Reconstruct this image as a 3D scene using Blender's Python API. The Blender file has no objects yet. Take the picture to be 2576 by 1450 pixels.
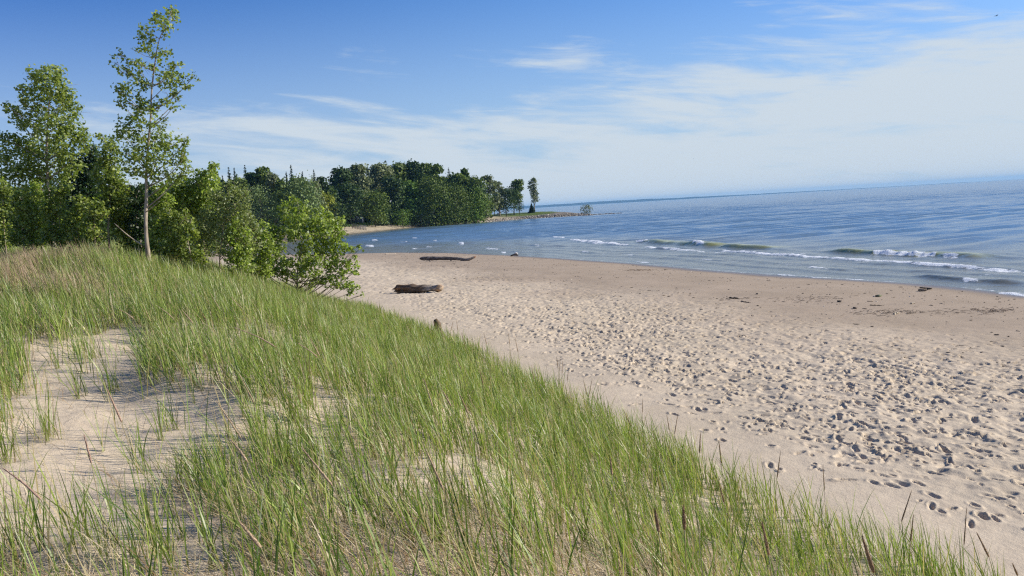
import bpy, math
import numpy as np
from mathutils import Vector, Matrix

rng = np.random.default_rng(11)
scene = bpy.context.scene
COL = scene.collection
R = math.radians

# ------------------------------------------------------------------ camera
EYE = np.array([0.0, 0.0, 4.5])
FOC = 2002.0                       # focal length in picture units (picture 2576 x 1450)
PITCH, ROLL = R(5.67), R(3.39)
_f = np.array([0, math.cos(PITCH), -math.sin(PITCH)])
_u0 = np.array([0, math.sin(PITCH), math.cos(PITCH)])
_r0 = np.array([1.0, 0, 0])
FW = _f
UP = _u0 * math.cos(ROLL) + _r0 * math.sin(ROLL)
RT = _r0 * math.cos(ROLL) - _u0 * math.sin(ROLL)

cd = bpy.data.cameras.new('camera')
cam = bpy.data.objects.new('camera', cd)
COL.objects.link(cam)
cd.sensor_fit = 'HORIZONTAL'
cd.angle = 2 * math.atan(1288.0 / FOC)
cd.clip_start = 0.05
cd.clip_end = 60000
m = Matrix(((RT[0], UP[0], -FW[0], EYE[0]), (RT[1], UP[1], -FW[1], EYE[1]), (RT[2], UP[2], -FW[2], EYE[2]), (0, 0, 0, 1)))
cam.matrix_world = m
scene.camera = cam


def ray(px, py):
    return FW * FOC + RT * (px - 1288.0) + UP * (725.0 - py)


def at_depth(px, py, depth):
    return EYE + ray(px, py) * (depth / FOC)


def at_z(px, py, z=0.0):
    d = ray(px, py)
    return EYE + d * ((z - EYE[2]) / d[2])


def project(P):
    q = np.asarray(P) - EYE
    dz = q @ FW
    return 1288 + FOC * (q @ RT) / dz, 725 - FOC * (q @ UP) / dz, dz


# ------------------------------------------------------------------ numeric helpers
def sm(a):
    a = np.clip(a, 0, 1)
    return a * a * (3 - 2 * a)


_LAT = np.random.default_rng(3).random((256, 256))


def vnoise(x, y, seed=0):
    x = np.asarray(x, float) + seed * 17.31
    y = np.asarray(y, float) + seed * 9.77
    xi, yi = np.floor(x).astype(int), np.floor(y).astype(int)
    fx, fy = x - xi, y - yi
    fx = fx * fx * (3 - 2 * fx)
    fy = fy * fy * (3 - 2 * fy)
    a = _LAT[xi & 255, yi & 255]
    b = _LAT[(xi + 1) & 255, yi & 255]
    c = _LAT[xi & 255, (yi + 1) & 255]
    d = _LAT[(xi + 1) & 255, (yi + 1) & 255]
    return (a * (1 - fx) + b * fx) * (1 - fy) + (c * (1 - fx) + d * fx) * fy * 1.0


def fbm(x, y, octs=4, seed=0):
    t, a, s = 0, 0.5, 1.0
    for k in range(octs):
        t = t + a * (vnoise(x * s, y * s, seed + k) - 0.5)
        a *= 0.5
        s *= 2.03
    return t * 2


def seg_dist(x, y, pts):
    """distance to a polyline, arc parameter of the nearest point, signed side"""
    best = np.full(np.shape(x), 1e18)
    par = np.zeros(np.shape(x))
    side = np.zeros(np.shape(x))
    acc = 0.0
    for (x0, y0), (x1, y1) in zip(pts[:-1], pts[1:]):
        dx, dy = x1 - x0, y1 - y0
        L2 = dx * dx + dy * dy
        t = np.clip(((x - x0) * dx + (y - y0) * dy) / L2, 0, 1)
        ex, ey = x - (x0 + t * dx), y - (y0 + t * dy)
        d2 = ex * ex + ey * ey
        mk = d2 < best
        L = math.sqrt(L2)
        best = np.where(mk, d2, best)
        par = np.where(mk, acc + t * L, par)
        side = np.where(mk, np.sign(dx * ey - dy * ex), side)
        acc += L
    return np.sqrt(best), par, side, acc


def in_poly(x, y, pts):
    c = np.zeros(np.shape(x), bool)
    n = len(pts)
    for i in range(n):
        (x0, y0), (x1, y1) = pts[i], pts[(i + 1) % n]
        if y0 == y1:
            continue
        cond = ((y0 > y) != (y1 > y)) & (x < (x1 - x0) * (y - y0) / (y1 - y0) + x0)
        c ^= cond
    return c


# ------------------------------------------------------------------ plan of the place
_sh = [at_z(px, py)[:2] for px, py in [(2576, 744), (2400, 723), (2300, 714), (2150, 705), (2000, 696), (1800, 682), (1600, 664), (1400, 650), (1290, 643), (1150, 636.5), (1000, 635.5), (900, 638)]]
NEAR = [(90.0, -120.0), (34.0, 3.0)] + [tuple(p) for p in _sh] + [(-34, 114), (-52, 137), (-75, 160), (-300, 170), (-300, -120)]
NEAR_SHORE = NEAR[:-2]
_fs = [at_z(px, py)[:2] for px, py in [(570, 624), (650, 619), (714, 608), (800, 598), (880, 589), (950, 582), (1000, 576.5), (1060, 571), (1120, 567), (1200, 561), (1310, 551.5), (1400, 546.5), (1450, 543.5), (1490, 541.5)]]
FAR = [(-75, 162)] + [tuple(p) for p in _fs] + [(31, 376), (12, 384), (0, 388), (-12, 400), (-30, 450), (-60, 560), (-420, 560), (-420, 175)]
FAR_SHORE = FAR[:-2]
FOOT = [tuple(at_z(px, py, 1.02)[:2]) for px, py in [(2660, 1450), (2430, 1370), (2090, 1250), (1800, 1130), (1525, 1000), (1350, 925), (1200, 850), (1050, 800), (900, 748)]]
FOOT = [(FOOT[0][0] + 6, FOOT[0][1] - 14)] + FOOT + [(FOOT[-1][0] - 7, FOOT[-1][1] + 16), (FOOT[-1][0] - 24, FOOT[-1][1] + 34)]


def shore_dist(x, y):
    d, _, _, _ = seg_dist(x, y, NEAR_SHORE)
    return np.where(in_poly(x, y, NEAR), d, -d)


def dune_s(x, y):
    d, p, side, L = seg_dist(x, y, FOOT)
    return d * side                      # positive towards the dune


def H_near(x, y, fine=True):
    x = np.asarray(x, float)
    y = np.asarray(y, float)
    d = shore_dist(x, y)
    h = np.where(d > 0, 0.92 * (1 - np.exp(-np.maximum(d, 0) / 24)), np.maximum(d * 0.05, -2.0))
    h = h + np.clip(d / 10, 0, 1) * (0.10 * fbm(x / 6.0, y / 6.0, 3, 5) + 0.03 * fbm(x / 1.3, y / 1.3, 2, 8))
    s = dune_s(x, y) + 0.5 * fbm(x / 3.0, y / 3.0, 2, 2)
    fade = 1 - 0.75 * sm((y - 32) / 22)
    dune = 1.92 * sm((s + 0.3) / 7.0)
    ridge = 1.0 * sm((s - 4.6) / 5.0) * sm((y - 8.0) / 11.5)
    hum = (0.22 * fbm(x / 2.4, y / 2.4, 3, 14) + 0.10 * fbm(x / 0.9, y / 0.9, 2, 21)) * sm(s / 3)
    bowl = -0.28 * np.exp(-(((x + 3.0) / 2.0) ** 2 + ((y - 6.2) / 2.6) ** 2))
    return h + (dune + ridge + hum + bowl) * np.where(d > 0, fade, 0)


def far_dist(x, y):
    d, _, _, _ = seg_dist(x, y, FAR_SHORE)
    return np.where(in_poly(x, y, FAR), d, -d)


def H_far(x, y):
    x = np.asarray(x, float)
    y = np.asarray(y, float)
    d = far_dist(x, y)
    k = 2.7 + 1.4 * sm((-15 - x) / 35)
    L = 8 + 6 * sm((-15 - x) / 35)
    h = np.where(d > 0, k * (1 - np.exp(-np.maximum(d, 0) / L)), np.maximum(d * 0.12, -2.5))
    return h + np.clip(d / 6, 0, 1) * 0.35 * fbm(x / 9, y / 9, 3, 33)


def H_any(x, y):
    return np.maximum(H_near(x, y), H_far(x, y))


def ground_hit(px, py, lift=0.0, H=H_near, y0=2.0, y1=160.0, step=0.05):
    """first point of the pixel's ray that comes within LIFT of the ground"""
    dep = np.concatenate([np.arange(y0, min(60, y1), step), np.arange(60, max(y1, 60.1), 0.5)])
    P = EYE[None] + ray(px, py)[None] * (dep / FOC)[:, None]
    g = P[:, 2] - H(P[:, 0], P[:, 1]) - lift
    i = np.argmax(g < 0) if (g < 0).any() else len(dep) - 1
    return P[i], dep[i]


# ------------------------------------------------------------------ mesh / object helpers
def tag(o, label=None, cat=None, group=None, kind=None):
    if label: o['label'] = label
    if cat: o['category'] = cat
    if group: o['group'] = group
    if kind: o['kind'] = kind
    return o


def thing(name, loc, label, cat, group=None):
    o = bpy.data.objects.new(name, None)
    o.empty_display_size = 0.2
    COL.objects.link(o)
    o.location = loc
    return tag(o, label, cat, group)


def mesh_obj(name, V, faces, mat, col=None, parent=None, smooth=False, attrs=None):
    """faces: list of int arrays (M,k), each with one k"""
    V = np.asarray(V, np.float32)
    if parent is not None:
        V = V - np.array(parent.location, np.float32)[None]
    me = bpy.data.meshes.new(name)
    me.vertices.add(len(V))
    me.vertices.foreach_set('co', V.ravel())
    faces = [np.asarray(f, np.int32) for f in faces if len(f)]
    tot = np.concatenate([np.full(len(f), f.shape[1], np.int32) for f in faces])
    idx = np.concatenate([f.ravel() for f in faces])
    me.loops.add(len(idx))
    me.loops.foreach_set('vertex_index', idx)
    me.polygons.add(len(tot))
    start = np.concatenate([[0], np.cumsum(tot)[:-1]]).astype(np.int32)
    me.polygons.foreach_set('loop_start', start)
    me.polygons.foreach_set('loop_total', tot)
    if smooth:
        me.polygons.foreach_set('use_smooth', np.ones(len(tot), bool))
    if col is not None:
        a = me.attributes.new('tint', 'FLOAT_COLOR', 'POINT')
        c = np.ones((len(V), 4), np.float32)
        c[:, :3] = col
        a.data.foreach_set('color', c.ravel())
    for k, v in (attrs or {}).items():
        a = me.attributes.new(k, 'FLOAT', 'POINT')
        a.data.foreach_set('value', np.asarray(v, np.float32))
    me.update(calc_edges=True)
    me.validate()
    me.materials.append(mat)
    o = bpy.data.objects.new(name, me)
    COL.objects.link(o)
    if parent is not None:
        o.parent = parent
    return o


class Geo:
    """collects vertices, faces and a colour per vertex"""
    def __init__(s):
        s.V, s.F, s.C, s.n = [], {}, [], 0

    def add(s, V, F, C=(1, 1, 1)):
        V = np.asarray(V, float)
        for f in (F if isinstance(F, list) else [F]):
            f = np.asarray(f)
            s.F.setdefault(f.shape[1], []).append(f + s.n)
        s.V.append(V)
        s.C.append(np.broadcast_to(np.asarray(C, float), (len(V), 3)))
        s.n += len(V)

    def build(s, name, mat, parent=None, smooth=False):
        return mesh_obj(name, np.concatenate(s.V), [np.concatenate(f) for f in s.F.values()], mat, np.concatenate(s.C), parent, smooth)


def tube(pts, rad, sides=7, wob=0.0, cap=True, jr=None):
    pts = np.asarray(pts, float)
    n = len(pts)
    rad = np.broadcast_to(np.asarray(rad, float), (n,))
    tan = np.gradient(pts, axis=0)
    tan /= np.linalg.norm(tan, axis=1)[:, None] + 1e-9
    ref = np.array([0.31, 0.17, 0.93]) if abs(tan[0, 2]) < 0.9 else np.array([0.93, 0.31, 0.1])
    a = np.cross(tan, ref)
    a /= np.linalg.norm(a, axis=1)[:, None]
    b = np.cross(tan, a)
    th = np.linspace(0, 2 * math.pi, sides, endpoint=False)
    rr = rad[:, None] * np.ones((1, sides))
    if wob:
        g = jr if jr is not None else rng
        rr = rr * (1 + wob * (g.random((n, sides)) - 0.5) * 2)
    V = pts[:, None] + rr[..., None] * (np.cos(th)[None, :, None] * a[:, None] + np.sin(th)[None, :, None] * b[:, None])
    V = V.reshape(-1, 3)
    i = np.arange(n - 1)[:, None] * sides
    j = np.arange(sides)[None]
    k = (j + 1) % sides
    Q = np.stack([i + j, i + k, i + sides + k, i + sides + j], -1).reshape(-1, 4)
    F = [Q]
    if cap:
        V = np.vstack([V, pts[:1], pts[-1:]])
        c0, c1 = n * sides, n * sides + 1
        j = np.arange(sides)
        k = (j + 1) % sides
        F.append(np.vstack([np.stack([np.full(sides, c0), k, j], -1), np.stack([np.full(sides, c1), (n - 1) * sides + j, (n - 1) * sides + k], -1)]))
    return V, F


def curve_pts(pts, n):
    """smooth resampling of a polyline (Catmull-Rom)"""
    P = np.asarray(pts, float)
    P = np.vstack([2 * P[0] - P[1], P, 2 * P[-1] - P[-2]])
    out = []
    m = len(P) - 3
    for t in np.linspace(0, m - 1e-6, n):
        i = int(t)
        u = t - i
        p0, p1, p2, p3 = P[i:i + 4]
        out.append(0.5 * (2 * p1 + (p2 - p0) * u + (2 * p0 - 5 * p1 + 4 * p2 - p3) * u * u + (3 * p1 - p0 - 3 * p2 + p3) * u ** 3))
    return np.array(out)


def kites(C, size, nrm=None, g=None, aspect=0.85):
    """leaf-shaped faces: a folded kite of two triangles' worth at each centre"""
    g = g or rng
    n = len(C)
    N = g.normal(size=(n, 3))
    if nrm is not None:
        N = N * 0.75 + nrm
    N /= np.linalg.norm(N, axis=1)[:, None] + 1e-9
    T = np.cross(N, g.normal(size=(n, 3)))
    T /= np.linalg.norm(T, axis=1)[:, None] + 1e-9
    B = np.cross(N, T)
    s = np.broadcast_to(np.asarray(size, float), (n,))[:, None]
    fold = (0.16 * s) * N
    V = np.stack([C - T * s * 0.5, C - T * s * 0.12 + B * s * 0.5 * aspect + fold, C + T * s * 0.5, C - T * s * 0.12 - B * s * 0.5 * aspect + fold], 1)
    F = np.arange(n * 4).reshape(n, 4)
    return V.reshape(-1, 3), F


# ------------------------------------------------------------------ materials
def new_mat(name):
    m = bpy.data.materials.new(name)
    m.use_nodes = True
    nt = m.node_tree
    nt.nodes.clear()
    return m, nt


class N:
    """terse node wiring"""
    def __init__(s, nt): s.nt = nt

    def __call__(s, typ, ins=None, **kw):
        n = s.nt.nodes.new(typ)
        for k, v in kw.items():
            setattr(n, k, v)
        for k, v in (ins or {}).items():
            sock = n.inputs[k]
            if isinstance(v, bpy.types.NodeSocket):
                s.nt.links.new(v, sock)
            else:
                sock.default_value = v
        return n

    def math(s, op, a, b=0.0, c=0.0, clamp=False):
        n = s('ShaderNodeMath', operation=op, use_clamp=clamp)
        for i, v in enumerate((a, b, c)):
            if isinstance(v, bpy.types.NodeSocket): s.nt.links.new(v, n.inputs[i])
            else: n.inputs[i].default_value = v
        return n.outputs[0]

    def mix(s, fac, a, b, blend='MIX'):
        n = s('ShaderNodeMix', data_type='RGBA', blend_type=blend)
        for k, v in ((0, fac), (6, a), (7, b)):
            if isinstance(v, bpy.types.NodeSocket): s.nt.links.new(v, n.inputs[k])
            else: n.inputs[k].default_value = v if k == 0 else (*v, 1)
        return n.outputs[2]

    def noise(s, vec, scale, detail=4, rough=0.55, dist=0.0):
        n = s('ShaderNodeTexNoise', {'Scale': scale, 'Detail': detail, 'Roughness': rough, 'Distortion': dist})
        if vec is not None: s.nt.links.new(vec, n.inputs['Vector'])
        return n.outputs['Fac']

    def ramp(s, v, lo, hi, a=0.0, b=1.0):
        n = s('ShaderNodeMapRange', {'From Min': lo, 'From Max': hi, 'To Min': a, 'To Max': b}, interpolation_type='SMOOTHSTEP')
        s.nt.links.new(v, n.inputs['Value'])
        return n.outputs[0]

    def attr(s, name):
        return s('ShaderNodeAttribute', attribute_name=name)


def leaf_mat(name, trans=0.35, rough=0.45, spec=0.4, back=(1.15, 1.25, 0.7)):
    m, nt = new_mat(name)
    n = N(nt)
    c = n.attr('tint').outputs['Color']
    p = n('ShaderNodeBsdfPrincipled', {'Base Color': c, 'Roughness': rough, 'Specular IOR Level': spec})
    t = n('ShaderNodeBsdfTranslucent', {'Color': n.mix(1.0, c, back, 'MULTIPLY')})
    mx = n('ShaderNodeMixShader', {0: trans, 1: p.outputs[0], 2: t.outputs[0]})
    n('ShaderNodeOutputMaterial', {'Surface': mx.outputs[0]})
    return m


def tint_mat(name, rough=0.8, scale=12.0, amount=0.5, bump=0.4, stretch=(1, 1, 1), dist=0.02):
    """a rough material tinted per vertex, broken up by noise"""
    m, nt = new_mat(name)
    n = N(nt)
    c = n.attr('tint').outputs['Color']
    co = n('ShaderNodeTexCoord').outputs['Object']
    mp = n('ShaderNodeMapping', {'Vector': co, 'Scale': stretch}).outputs[0]
    f = n.noise(mp, scale, 6, 0.65)
    dark = n.mix(1.0, c, (0.45, 0.42, 0.4), 'MULTIPLY')
    light = n.mix(1.0, c, (1.3, 1.3, 1.3), 'MULTIPLY')
    cc = n.mix(n.ramp(f, 0.5 - 0.5 * amount * 0.5, 0.5 + 0.5 * amount * 0.5), dark, light)
    b = n('ShaderNodeBump', {'Height': f, 'Strength': bump, 'Distance': dist})
    p = n('ShaderNodeBsdfPrincipled', {'Base Color': cc, 'Roughness': rough, 'Specular IOR Level': 0.25, 'Normal': b.outputs[0]})
    n('ShaderNodeOutputMaterial', {'Surface': p.outputs[0]})
    return m


LEAF = leaf_mat('leaf', 0.46)
FARLEAF = leaf_mat('far_leaf', 0.22, 0.6, 0.25)
BLADE = leaf_mat('grass_blade', 0.38, 0.4, 0.45, (1.1, 1.2, 0.75))
STRAW = leaf_mat('straw', 0.2, 0.6, 0.3, (1.1, 1.0, 0.8))
BARK = tint_mat('bark', 0.85, 9, 0.8, 0.6, (1, 1, 0.25))
WOOD = tint_mat('weathered_wood', 0.85, 5, 0.75, 0.9, (0.35, 2.2, 2.2), 0.04)
STONE = tint_mat('stone', 0.8, 6, 0.6, 0.5)
PAINT = tint_mat('painted_wall', 0.6, 3, 0.3, 0.1)
FEATHER = tint_mat('feather', 0.7, 20, 0.2, 0.1)
SEED = tint_mat('seed_head', 0.75, 160, 0.8, 0.8, (1, 1, 1), 0.004)


def sand_material():
    m, nt = new_mat('sand')
    n = N(nt)
    co = n('ShaderNodeTexCoord').outputs['Object']
    wet = n.attr('damp').outputs['Fac']
    big = n.noise(co, 0.35, 4, 0.6)
    mid = n.noise(co, 3.0, 5, 0.65)
    grain = n.noise(co, 220.0, 2, 0.8)
    dry = n.mix(n.ramp(big, 0.3, 0.7), (0.535, 0.437, 0.312), (0.59, 0.482, 0.350))
    dry = n.mix(n.ramp(mid, 0.35, 0.75, 0, 0.35), dry, (0.43, 0.335, 0.24))
    damp = n.mix(n.ramp(big, 0.3, 0.7), (0.345, 0.265, 0.185), (0.395, 0.306, 0.218))
    c = n.mix(wet, dry, damp)
    soak = n.attr('soaked').outputs['Fac']
    c = n.mix(soak, c, (0.17, 0.128, 0.085))
    c = n.mix(n.ramp(grain, 0.62, 0.75, 0, 0.35), c, (0.26, 0.2, 0.15))
    spk = n.noise(co, 26.0, 3, 0.7)
    c = n.mix(n.ramp(spk, 0.70, 0.78, 0, 0.45), c, (0.17, 0.13, 0.10))
    hh = n.math('ADD', n.math('MULTIPLY', n.noise(co, 14.0, 5, 0.7), 0.7), n.math('MULTIPLY', n.noise(co, 60, 3, 0.7), 0.25))
    b = n('ShaderNodeBump', {'Height': hh, 'Strength': 0.55, 'Distance': 0.035})
    p = n('ShaderNodeBsdfPrincipled', {'Base Color': c, 'Roughness': n.ramp(soak, 0, 1, 0.9, 0.35), 'Specular IOR Level': n.ramp(soak, 0, 1, 0.12, 0.4), 'Normal': b.outputs[0]})
    n('ShaderNodeOutputMaterial', {'Surface': p.outputs[0]})
    return m


def land_material():
    m, nt = new_mat('land')
    n = N(nt)
    co = n('ShaderNodeTexCoord').outputs['Object']
    f = n.noise(co, 0.6, 6, 0.7)
    c = n.attr('tint').outputs['Color']
    c2 = n.mix(n.ramp(f, 0.3, 0.7), n.mix(1.0, c, (0.65, 0.65, 0.6), 'MULTIPLY'), n.mix(1.0, c, (1.25, 1.25, 1.2), 'MULTIPLY'))
    b = n('ShaderNodeBump', {'Height': n.noise(co, 2.5, 5, 0.7), 'Strength': 0.8, 'Distance': 0.25})
    p = n('ShaderNodeBsdfPrincipled', {'Base Color': c2, 'Roughness': 0.9, 'Specular IOR Level': 0.1, 'Normal': b.outputs[0]})
    n('ShaderNodeOutputMaterial', {'Surface': p.outputs[0]})
    return m


def water_material():
    m, nt = new_mat('lake_water')
    n = N(nt)
    co = n('ShaderNodeTexCoord').outputs['Object']
    mp = n('ShaderNodeMapping', {'Vector': co, 'Rotation': (0, 0, R(28)), 'Scale': (0.42, 1.0, 1.0)}).outputs[0]
    shal = n.attr('shallow').outputs['Fac']
    foam = n.attr('foam').outputs['Fac']
    body = n.mix(shal, (0.092, 0.158, 0.232), (0.180, 0.165, 0.100))
    body = n.mix(n.attr('crest').outputs['Fac'], body, (0.30, 0.29, 0.075))  # sunlight glowing through thin wave tops, put into the base colour as olive
    fn = n.noise(co, 3.4, 6, 0.75)
    fn2 = n.noise(mp, 1.1, 4, 0.6)
    fsum = n.math('ADD', n.math('ADD', n.math('MULTIPLY', fn, 1.5), n.math('MULTIPLY', fn2, 0.9)), -0.66)
    # foam value f: covered where noise < f
    cov = n.ramp(n.math('SUBTRACT', foam, fsum), -0.10, 0.16)
    cov = n.math('MULTIPLY', cov, n.ramp(foam, 0.02, 0.12))
    w0 = n.noise(mp, 0.16, 4, 0.6)
    w1 = n.noise(mp, 0.55, 5, 0.62)
    w2 = n.noise(mp, 2.6, 5, 0.65)
    hh = n.math('ADD', n.math('ADD', n.math('MULTIPLY', w1, 1.0), n.math('MULTIPLY', w2, 0.30)), n.math('MULTIPLY', w0, 1.8))
    st = n.math('ADD', 0.36, n.math('MULTIPLY', n.attr('far').outputs['Fac'], 0.42))
    b = n('ShaderNodeBump', {'Height': hh, 'Strength': st, 'Distance': 0.38})
    p = n('ShaderNodeBsdfPrincipled', {'Base Color': body, 'Roughness': 0.17, 'IOR': 1.33, 'Specular IOR Level': 0.5, 'Normal': b.outputs[0]})
    fb = n('ShaderNodeBump', {'Height': n.noise(co, 9, 4, 0.7), 'Strength': 0.7, 'Distance': 0.08})
    w = n('ShaderNodeBsdfPrincipled', {'Base Color': (0.78, 0.80, 0.80, 1), 'Roughness': 0.8, 'Specular IOR Level': 0.1, 'Normal': fb.outputs[0]})
    mx = n('ShaderNodeMixShader', {0: cov, 1: p.outputs[0], 2: w.outputs[0]})
    n('ShaderNodeOutputMaterial', {'Surface': mx.outputs[0]})
    return m


# ------------------------------------------------------------------ world and sun
SUN_AZ, SUN_EL = R(82), R(29)
sun_dir = np.array([math.sin(SUN_AZ) * math.cos(SUN_EL), math.cos(SUN_AZ) * math.cos(SUN_EL), math.sin(SUN_EL)])
ld = bpy.data.lights.new('sun', 'SUN')
ld.energy = 5.0
ld.angle = R(0.55)
ld.color = (1.0, 0.93, 0.82)
lo = bpy.data.objects.new('sun', ld)
lo.rotation_euler = Vector(sun_dir).to_track_quat('Z', 'Y').to_euler()
lo.location = (60, 10, 60)
COL.objects.link(lo)


def make_world():
    w = bpy.data.worlds.new('World')
    scene.world = w
    w.use_nodes = True
    nt = w.node_tree
    nt.nodes.clear()
    n = N(nt)
    sky = n('ShaderNodeTexSky', sky_type='NISHITA', sun_disc=False, sun_elevation=SUN_EL, sun_rotation=SUN_AZ, altitude=100, air_density=1.0, dust_density=0.6, ozone_density=2.5)
    d = n('ShaderNodeTexCoord').outputs['Generated']
    sp = n('ShaderNodeSeparateXYZ', {'Vector': d})
    az = n.math('ARCTAN2', sp.outputs[0], sp.outputs[1])
    el = n.math('ARCSINE', sp.outputs[2])
    # streaky cirrus: noise squeezed in elevation, bands sink slightly to the right
    vv = n.math('ADD', el, n.math('MULTIPLY', az, 0.10))
    uv = n('ShaderNodeCombineXYZ', {'X': n.math('MULTIPLY', az, 2.2), 'Y': n.math('MULTIPLY', vv, 11.0), 'Z': 2.3}).outputs[0]
    s1 = n.noise(uv, 1.5, 6, 0.55, 0.5)
    uv2 = n('ShaderNodeCombineXYZ', {'X': n.math('MULTIPLY', az, 5.0), 'Y': n.math('MULTIPLY', vv, 42.0), 'Z': 7.7}).outputs[0]
    s2 = n.noise(uv2, 1.3, 6, 0.65, 0.9)
    # cover grows to the right and towards the horizon
    cover = n.math('SUBTRACT', n.math('MULTIPLY', az, 0.50), n.math('MULTIPLY', el, 3.7))
    cover = n.math('ADD', cover, 0.73)
    cover = n.math('SUBTRACT', cover, n.math('MULTIPLY', n.math('MAXIMUM', n.math('SUBTRACT', el, 0.155), 0.0), 4.0))
    band = n.math('MULTIPLY', n.math('SUBTRACT', s1, 0.5), 2.7)
    fine = n.math('MULTIPLY', n.math('SUBTRACT', s2, 0.5), 1.15)
    t = n.math('ADD', n.math('ADD', cover, band), fine)
    cl = n.ramp(t, -0.06, 0.66, 0.0, 0.95)
    base = n.mix(1.0, sky.outputs[0], (0.47, 0.79, 1.25), 'MULTIPLY')
    away = n.math('COSINE', n.math('SUBTRACT', az, SUN_AZ))
    base = n.mix(1.0, base, n.mix(n.ramp(away, -0.50, 0.25), (0.45, 0.64, 0.80), (1.02, 1.02, 1.0)), 'MULTIPLY')
    base = n.mix(n.ramp(el, 0.0, 0.30, 0.85, 0.0), base, (3.7, 4.85, 6.1))
    col = n.mix(cl, base, (4.95, 5.6, 6.2))
    bg = n('ShaderNodeBackground', {'Color': col, 'Strength': 0.10})
    n('ShaderNodeOutputWorld', {'Surface': bg.outputs[0]})


make_world()
scene.view_settings.view_transform = 'Standard'
scene.view_settings.look = 'None'
scene.view_settings.gamma = 1.0
scene.view_settings.exposure = 0.35
scene.cycles.use_denoising = False
scene.cycles.pixel_filter_type = 'BLACKMAN_HARRIS'
scene.cycles.filter_width = 1.25
scene.cycles.max_bounces = 6
scene.cycles.diffuse_bounces = 3
scene.cycles.glossy_bounces = 3
scene.cycles.transmission_bounces = 4
scene.cycles.transparent_max_bounces = 4
scene.cycles.caustics_reflective = False
scene.cycles.caustics_refractive = False


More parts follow.
